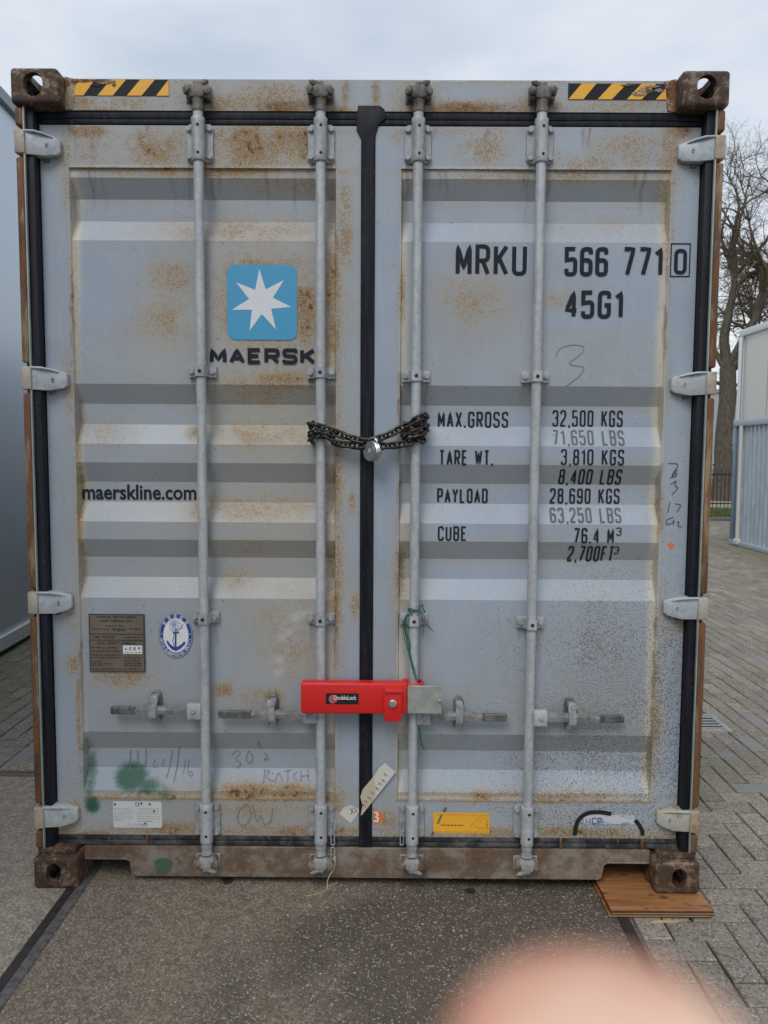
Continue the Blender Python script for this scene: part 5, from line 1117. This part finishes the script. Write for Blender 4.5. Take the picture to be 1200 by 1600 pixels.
for k in range(1, 9): box(bm, CX0+.012, CX0+.03, CY1-k*1.18-.01, CY1-k*1.18, 0, 4.06)
box(bm, CX0-.034, CX0-.028, CY1-.20, CY1-.155, 0, 4.05); obj('seam', bm, plain('cabin_seam', (.25, .29, .34), .5), WC, smooth=False)
HL = thing('concrete_hall', 'distant pale grey flat roofed hall behind the bare tree', 'building', (27, 56, 0))
bm = NB(); box(bm, 14, 60, 52, 80, -.1, 6.0); obj('wall', bm, plain('hall_concrete', (.36, .37, .38), .8, 0, .06, 1), HL, smooth=False)
bm = NB(); box(bm, 13.9, 60, 51.9, 80, 6.0, 6.25)
for k in range(1, 16): box(bm, 14+k*2.5, 14.06+k*2.5, 51.97, 52.02, 0, 6.0)
obj('roof_edge', bm, plain('hall_trim', (.27, .28, .29), .7), HL, smooth=False)
# kerb, grass, far path
bm = NB(); box(bm, 2, 60, 16.55, 16.7, -.06, .05, .02); tag(obj('kerb', bm, plain('kerb_concrete', (.16, .15, .14), .8, 0, .2, 9), None), kind='structure')
mgr = MT('lawn'); M_LAWN = mgr.fin(mgr.mix(mgr.noise(5, 5), (.055, .085, .02), (.11, .14, .04)), .9)
bm = sheet([2, 10, 60], [16.7, 20.3, 20.4], lambda x, y: .02); tag(obj('grass', bm, M_LAWN, smooth=False), kind='structure')
bm = NB()
for k in range(9000):
    x, y = random.uniform(7.2, 11.6), random.uniform(16.72, 20.3); h = random.uniform(.03, .09); a = random.uniform(0, 6.28); w = .006; lx, ly = random.gauss(0, .02), random.gauss(0, .02)
    bm.faces.new((bm.verts.new((x-w*math.cos(a), y-w*math.sin(a), .018)), bm.verts.new((x+w*math.cos(a), y+w*math.sin(a), .018)), bm.verts.new((x+lx, y+ly, .02+h))))
tag(obj('grass_blades', bm, M_LAWN, smooth=False), 'short green grass verge before the iron fence', 'grass', kind='stuff')
bm = sheet([2, 60], [20.4, 27], lambda x, y: .03); tag(obj('path', bm, plain('pale_path', (.30, .26, .21), .9, 0, .15, 3), smooth=False), kind='structure')
bm = sheet([2, 60], [27, 51.5], lambda x, y: .06); tag(obj('grass', bm, M_LAWN, smooth=False), kind='structure')
def picket(name, y, x0, x1, h, step, r, mat, label, tilt=0, pale=None):
    o = thing(name, label, 'fence', ((x0+x1)/2, y, 0)); bm = NB(); n = int((x1-x0)/step)
    for k in range(n):
        x = x0+k*step; cyl(bm, (x, y, .03), (x+tilt, y, h), r, 6)
        if pale: cyl(bm, (x+tilt, y, h), (x+tilt, y, h+.09), r*.95, 6, r*.2)
    obj('pickets', bm, mat, o)
    for z in (.16, h-.09):
        bm = NB(); box(bm, x0, x1, y-.012, y+.012, z-.02, z+.02); obj('rail', bm, mat, o)
    for k in range(0, n, 16):
        bm = NB(); box(bm, x0+k*step-.03, x0+k*step+.03, y+.014, y+.06, 0, h); obj('post', bm, mat, o)
picket('iron_fence', 20.45, 4, 16, 1.12, .115, .011, plain('black_iron', (.02, .021, .022), .5, .3), 'low black iron picket fence beyond the grass verge', pale=True)
picket('steel_fence', 24.5, 4, 18, 1.15, .12, .02, plain('galvanised_tube', (.34, .35, .36), .5, .4), 'slanted galvanised tube fence behind the black iron fence', tilt=.12)

# ------------------------------------------------------------------ bare trees and shrub
mb = MT('bark'); bkn = mb.noise(9, 6, .65, (3, 3, .6)); mb.bump(bkn, .02, .6); M_BARK = mb.fin(mb.mix(mb.step(bkn, .3, .7), (.05, .042, .032), (.13, .112, .085)), .9)
M_TWIG = plain('twig_bark', (.10, .082, .055), .9, 0, .35, 3)
def tree(base, rnd, stems, label, hscale, name='bare_tree'):
    o = thing(name, label, 'tree', base); tb = NB(); cb = NB(); base = Vector(base)
    def branch(p, d, ln, r, lv, bm):
        n = max(3, int(ln/.22)); pts = [p.copy()]; rs = [r]; q = p.copy(); dd = d.normalized(); wob = .10+.05*lv; kids = []
        for i in range(n):
            dd = (dd+Vector((rnd.gauss(0, wob), rnd.gauss(0, wob), rnd.gauss(.02 if lv < 3 else .0, wob)))).normalized(); q = q+dd*(ln/n); pts.append(q.copy()); rs.append(max(.0035, r*(1-.72*(i+1)/n))); kids.append((q.copy(), dd.copy(), rs[-1]))
        tube(bm, pts, rs, 8 if lv == 0 else (6 if lv == 1 else (4 if lv < 4 else 3)), caps=False)
        if lv >= 5: return
        m = (0, 7, 6, 6, 6)[lv] if lv else 0
        for _ in range(m):
            kp, kd, kr = kids[rnd.randrange(max(0, int(n*(.42 if lv == 1 else .25))), n)]; u, w = frame_of(kd); a = rnd.uniform(0, 6.28); sp = rnd.uniform(.5, 1.05)
            nd = kd*math.cos(sp)+(u*math.cos(a)+w*math.sin(a))*math.sin(sp); nd.z += .16
            branch(kp, nd, ln*rnd.uniform(.36, .62), min(kr*.85, r*.55), lv+1, cb)
    # trunk
    h = stems['h']; pts = [base+Vector((0, 0, -.1))]; lean = Vector(stems['lean']); rs = [stems['r']*1.25]
    for i in range(1, 9): pts.append(base+Vector((lean.x*i/8+rnd.gauss(0, .02), lean.y*i/8, h*i/8))); rs.append(stems['r']*(1-.12*i/8))
    tube(tb, pts, rs, 14); top = pts[-1]
    for (dx, dy, dz, ln, r, h0) in stems['limbs']:
        p = base.lerp(top, h0); p.z = base.z+h*h0; branch(p, Vector((dx, dy, dz)), ln, r, 1, tb)
    obj('trunk', tb, M_BARK, o); obj('crown', cb, M_TWIG, o, smooth=False)
    return o
rnd = random.Random(21)
tree((11.72, 24.2, .03), rnd, {'h': 4.6, 'r': .31, 'lean': (.10, 0, 0), 'limbs': [(-.12, .1, 1, 5.2, .19, .99), (.22, -.2, 1, 5.4, .17, .99), (.50, .2, 1, 5.2, .14, .97), (.85, -.1, .9, 4.4, .12, .95), (-.7, -.2, .9, 4.2, .11, .95), (1.0, .2, .12, 3.0, .075, .86), (.9, -.1, -.05, 1.8, .045, .74), (.5, -.5, 1, 4.6, .11, .96)]}, 'large bare winter tree with a thick trunk and upright limbs behind the iron fence', 1)
rnd = random.Random(5)
tree((15.0, 28.5, .03), rnd, {'h': 3.6, 'r': .24, 'lean': (.0, 0, 0), 'limbs': [(-.35, 0, 1, 5.4, .13, .97), (.2, .2, 1, 5.2, .13, .98), (-.75, .1, .8, 5.0, .11, .92), (.7, .1, .9, 4.5, .10, .95)]}, 'smaller bare tree half hidden by the white cabin at right', 1)
# evergreen shrub by the trunk
SB = thing('shrub', 'small dark green shrub at the foot of the bare tree', 'shrub', (12.85, 25.6, .03)); bm = NB(); rnd = random.Random(9)
for k in range(3200):
    a, b = rnd.uniform(0, 6.28), rnd.uniform(-.3, 1.57); rr_ = rnd.uniform(.35, 1)**.5; c = Vector((12.85+.75*rr_*math.cos(a)*math.cos(b)*(1+.25*math.sin(3*a)), 25.6+.6*rr_*math.sin(a)*math.cos(b), .75+1.15*rr_*math.sin(b)*(1+.2*math.sin(5*a)))); s = rnd.uniform(.03, .06)
    u = Vector((rnd.gauss(0, 1), rnd.gauss(0, 1), rnd.gauss(0, 1))).normalized(); v, w = frame_of(u); bm.faces.new([bm.verts.new(c+v*s), bm.verts.new(c+w*s*.5), bm.verts.new(c-v*s), bm.verts.new(c-w*s*.5)])
obj('foliage', bm, plain('shrub_leaf', (.07, .085, .035), .7, 0, .5, 6), SB, smooth=False); bm = NB()
for k in range(7): cyl(bm, (12.85, 25.6, .0), (12.85+random.uniform(-.4, .4), 25.6+random.uniform(-.3, .3), 1.0), .02, 5)
obj('stem', bm, M_TWIG, SB)

# ------------------------------------------------------------------ the photographer's hand, one fingertip in front of the lens
def hand():
    d0 = .033
    def cpt(px, py, d): return CAMP+(fw+rt*((px-600)/FPX)-up*((py-800)/FPX))*d
    tip = cpt(944, 1554, d0)
    ex, ey, ez = rt, -up, fw           # right, down along the finger, away from the camera
    def q(a, b, c): return tip+ex*a*.001+ey*b*.001+ez*c*.001
    V, E_, Rr = [], [], []
    def add(p, r, par=None):
        V.append(p); Rr.append(r*.001); i = len(V)-1
        if par is not None: E_.append((par, i))
        return i
    # index finger from the tip down, then palm, wrist; other fingers bent round where the phone would be
    i0 = add(q(0, 0, 0), 8.4); i1 = add(q(.2, 7, .3), 8.9, i0); i2 = add(q(.6, 22, 2), 9.0, i1); i3 = add(q(2, 30, 5), 8.3, i2); i4 = add(q(5, 50, 14), 8.8, i3); i5 = add(q(12, 86, 28), 11, i4)
    palm = add(q(30, 118, 30), 17, i5); wr = add(q(44, 160, 26), 20, palm); ar = add(q(60, 260, 20), 27, wr)
    for k, (ox, ln, bend) in enumerate(((20, 44, 1.0), (38, 40, 1.05), (55, 32, 1.1))):
        b = add(q(16+ox*.95, 92+k*3, 30), 10.5-k*.7, palm); c = add(q(10+ox, 92-ln*.35, 40+ln*.45), 9-k*.6, b); d = add(q(8+ox*.98, 92-ln*.35-4, 46-ln*.55+10), 8.2-k*.6, c); add(q(8+ox*.96, 92-ln*.2+8, 14-k), 7.2-k*.6, d)
    t1 = add(q(10, 128, 14), 12, palm); t2 = add(q(-10, 112, -2), 10.5, t1); t3 = add(q(-16, 90, -8), 9.4, t2); add(q(-16, 70, -6), 8, t3)
    me = bpy.data.meshes.new('hand'); me.from_pydata([v[:] for v in V], E_, []); o = bpy.data.objects.new('hand_t', me); COL.objects.link(o)
    sk = o.modifiers.new('skin', 'SKIN'); 
    if not me.skin_vertices: me.skin_vertices.new()
    lay = me.skin_vertices[0].data
    for k, r in enumerate(Rr): lay[k].radius = (r, r*.94); lay[k].use_root = (k == palm)
    sb = o.modifiers.new('sub', 'SUBSURF'); sb.levels = 3; sb.render_levels = 3
    dg = bpy.context.evaluated_depsgraph_get(); m2 = bpy.data.meshes.new_from_object(o.evaluated_get(dg)); bpy.data.objects.remove(o); m2.materials.clear()
    ms = MT('skin'); n = ms.noise(150, 3, .5); ms.bump(ms.noise(900, 2), .0003, .4)
    ms.b.inputs['Subsurface Weight'].default_value = .25; ms.b.inputs['Subsurface Radius'].default_value = (.004, .0015, .0008); ms.b.inputs['Subsurface Scale'].default_value = 1
    skin = ms.fin(ms.mix(ms.step(n, .36, .64), (.70, .33, .225), (.80, .54, .40)), .5)
    h = obj('person_hand', m2, skin, None, tuple(q(30, 118, 30)), ang=180)
    return tag(h, "bare hand of the person taking the picture, its blurred fingertip poking into the lower right", 'hand')
hand()
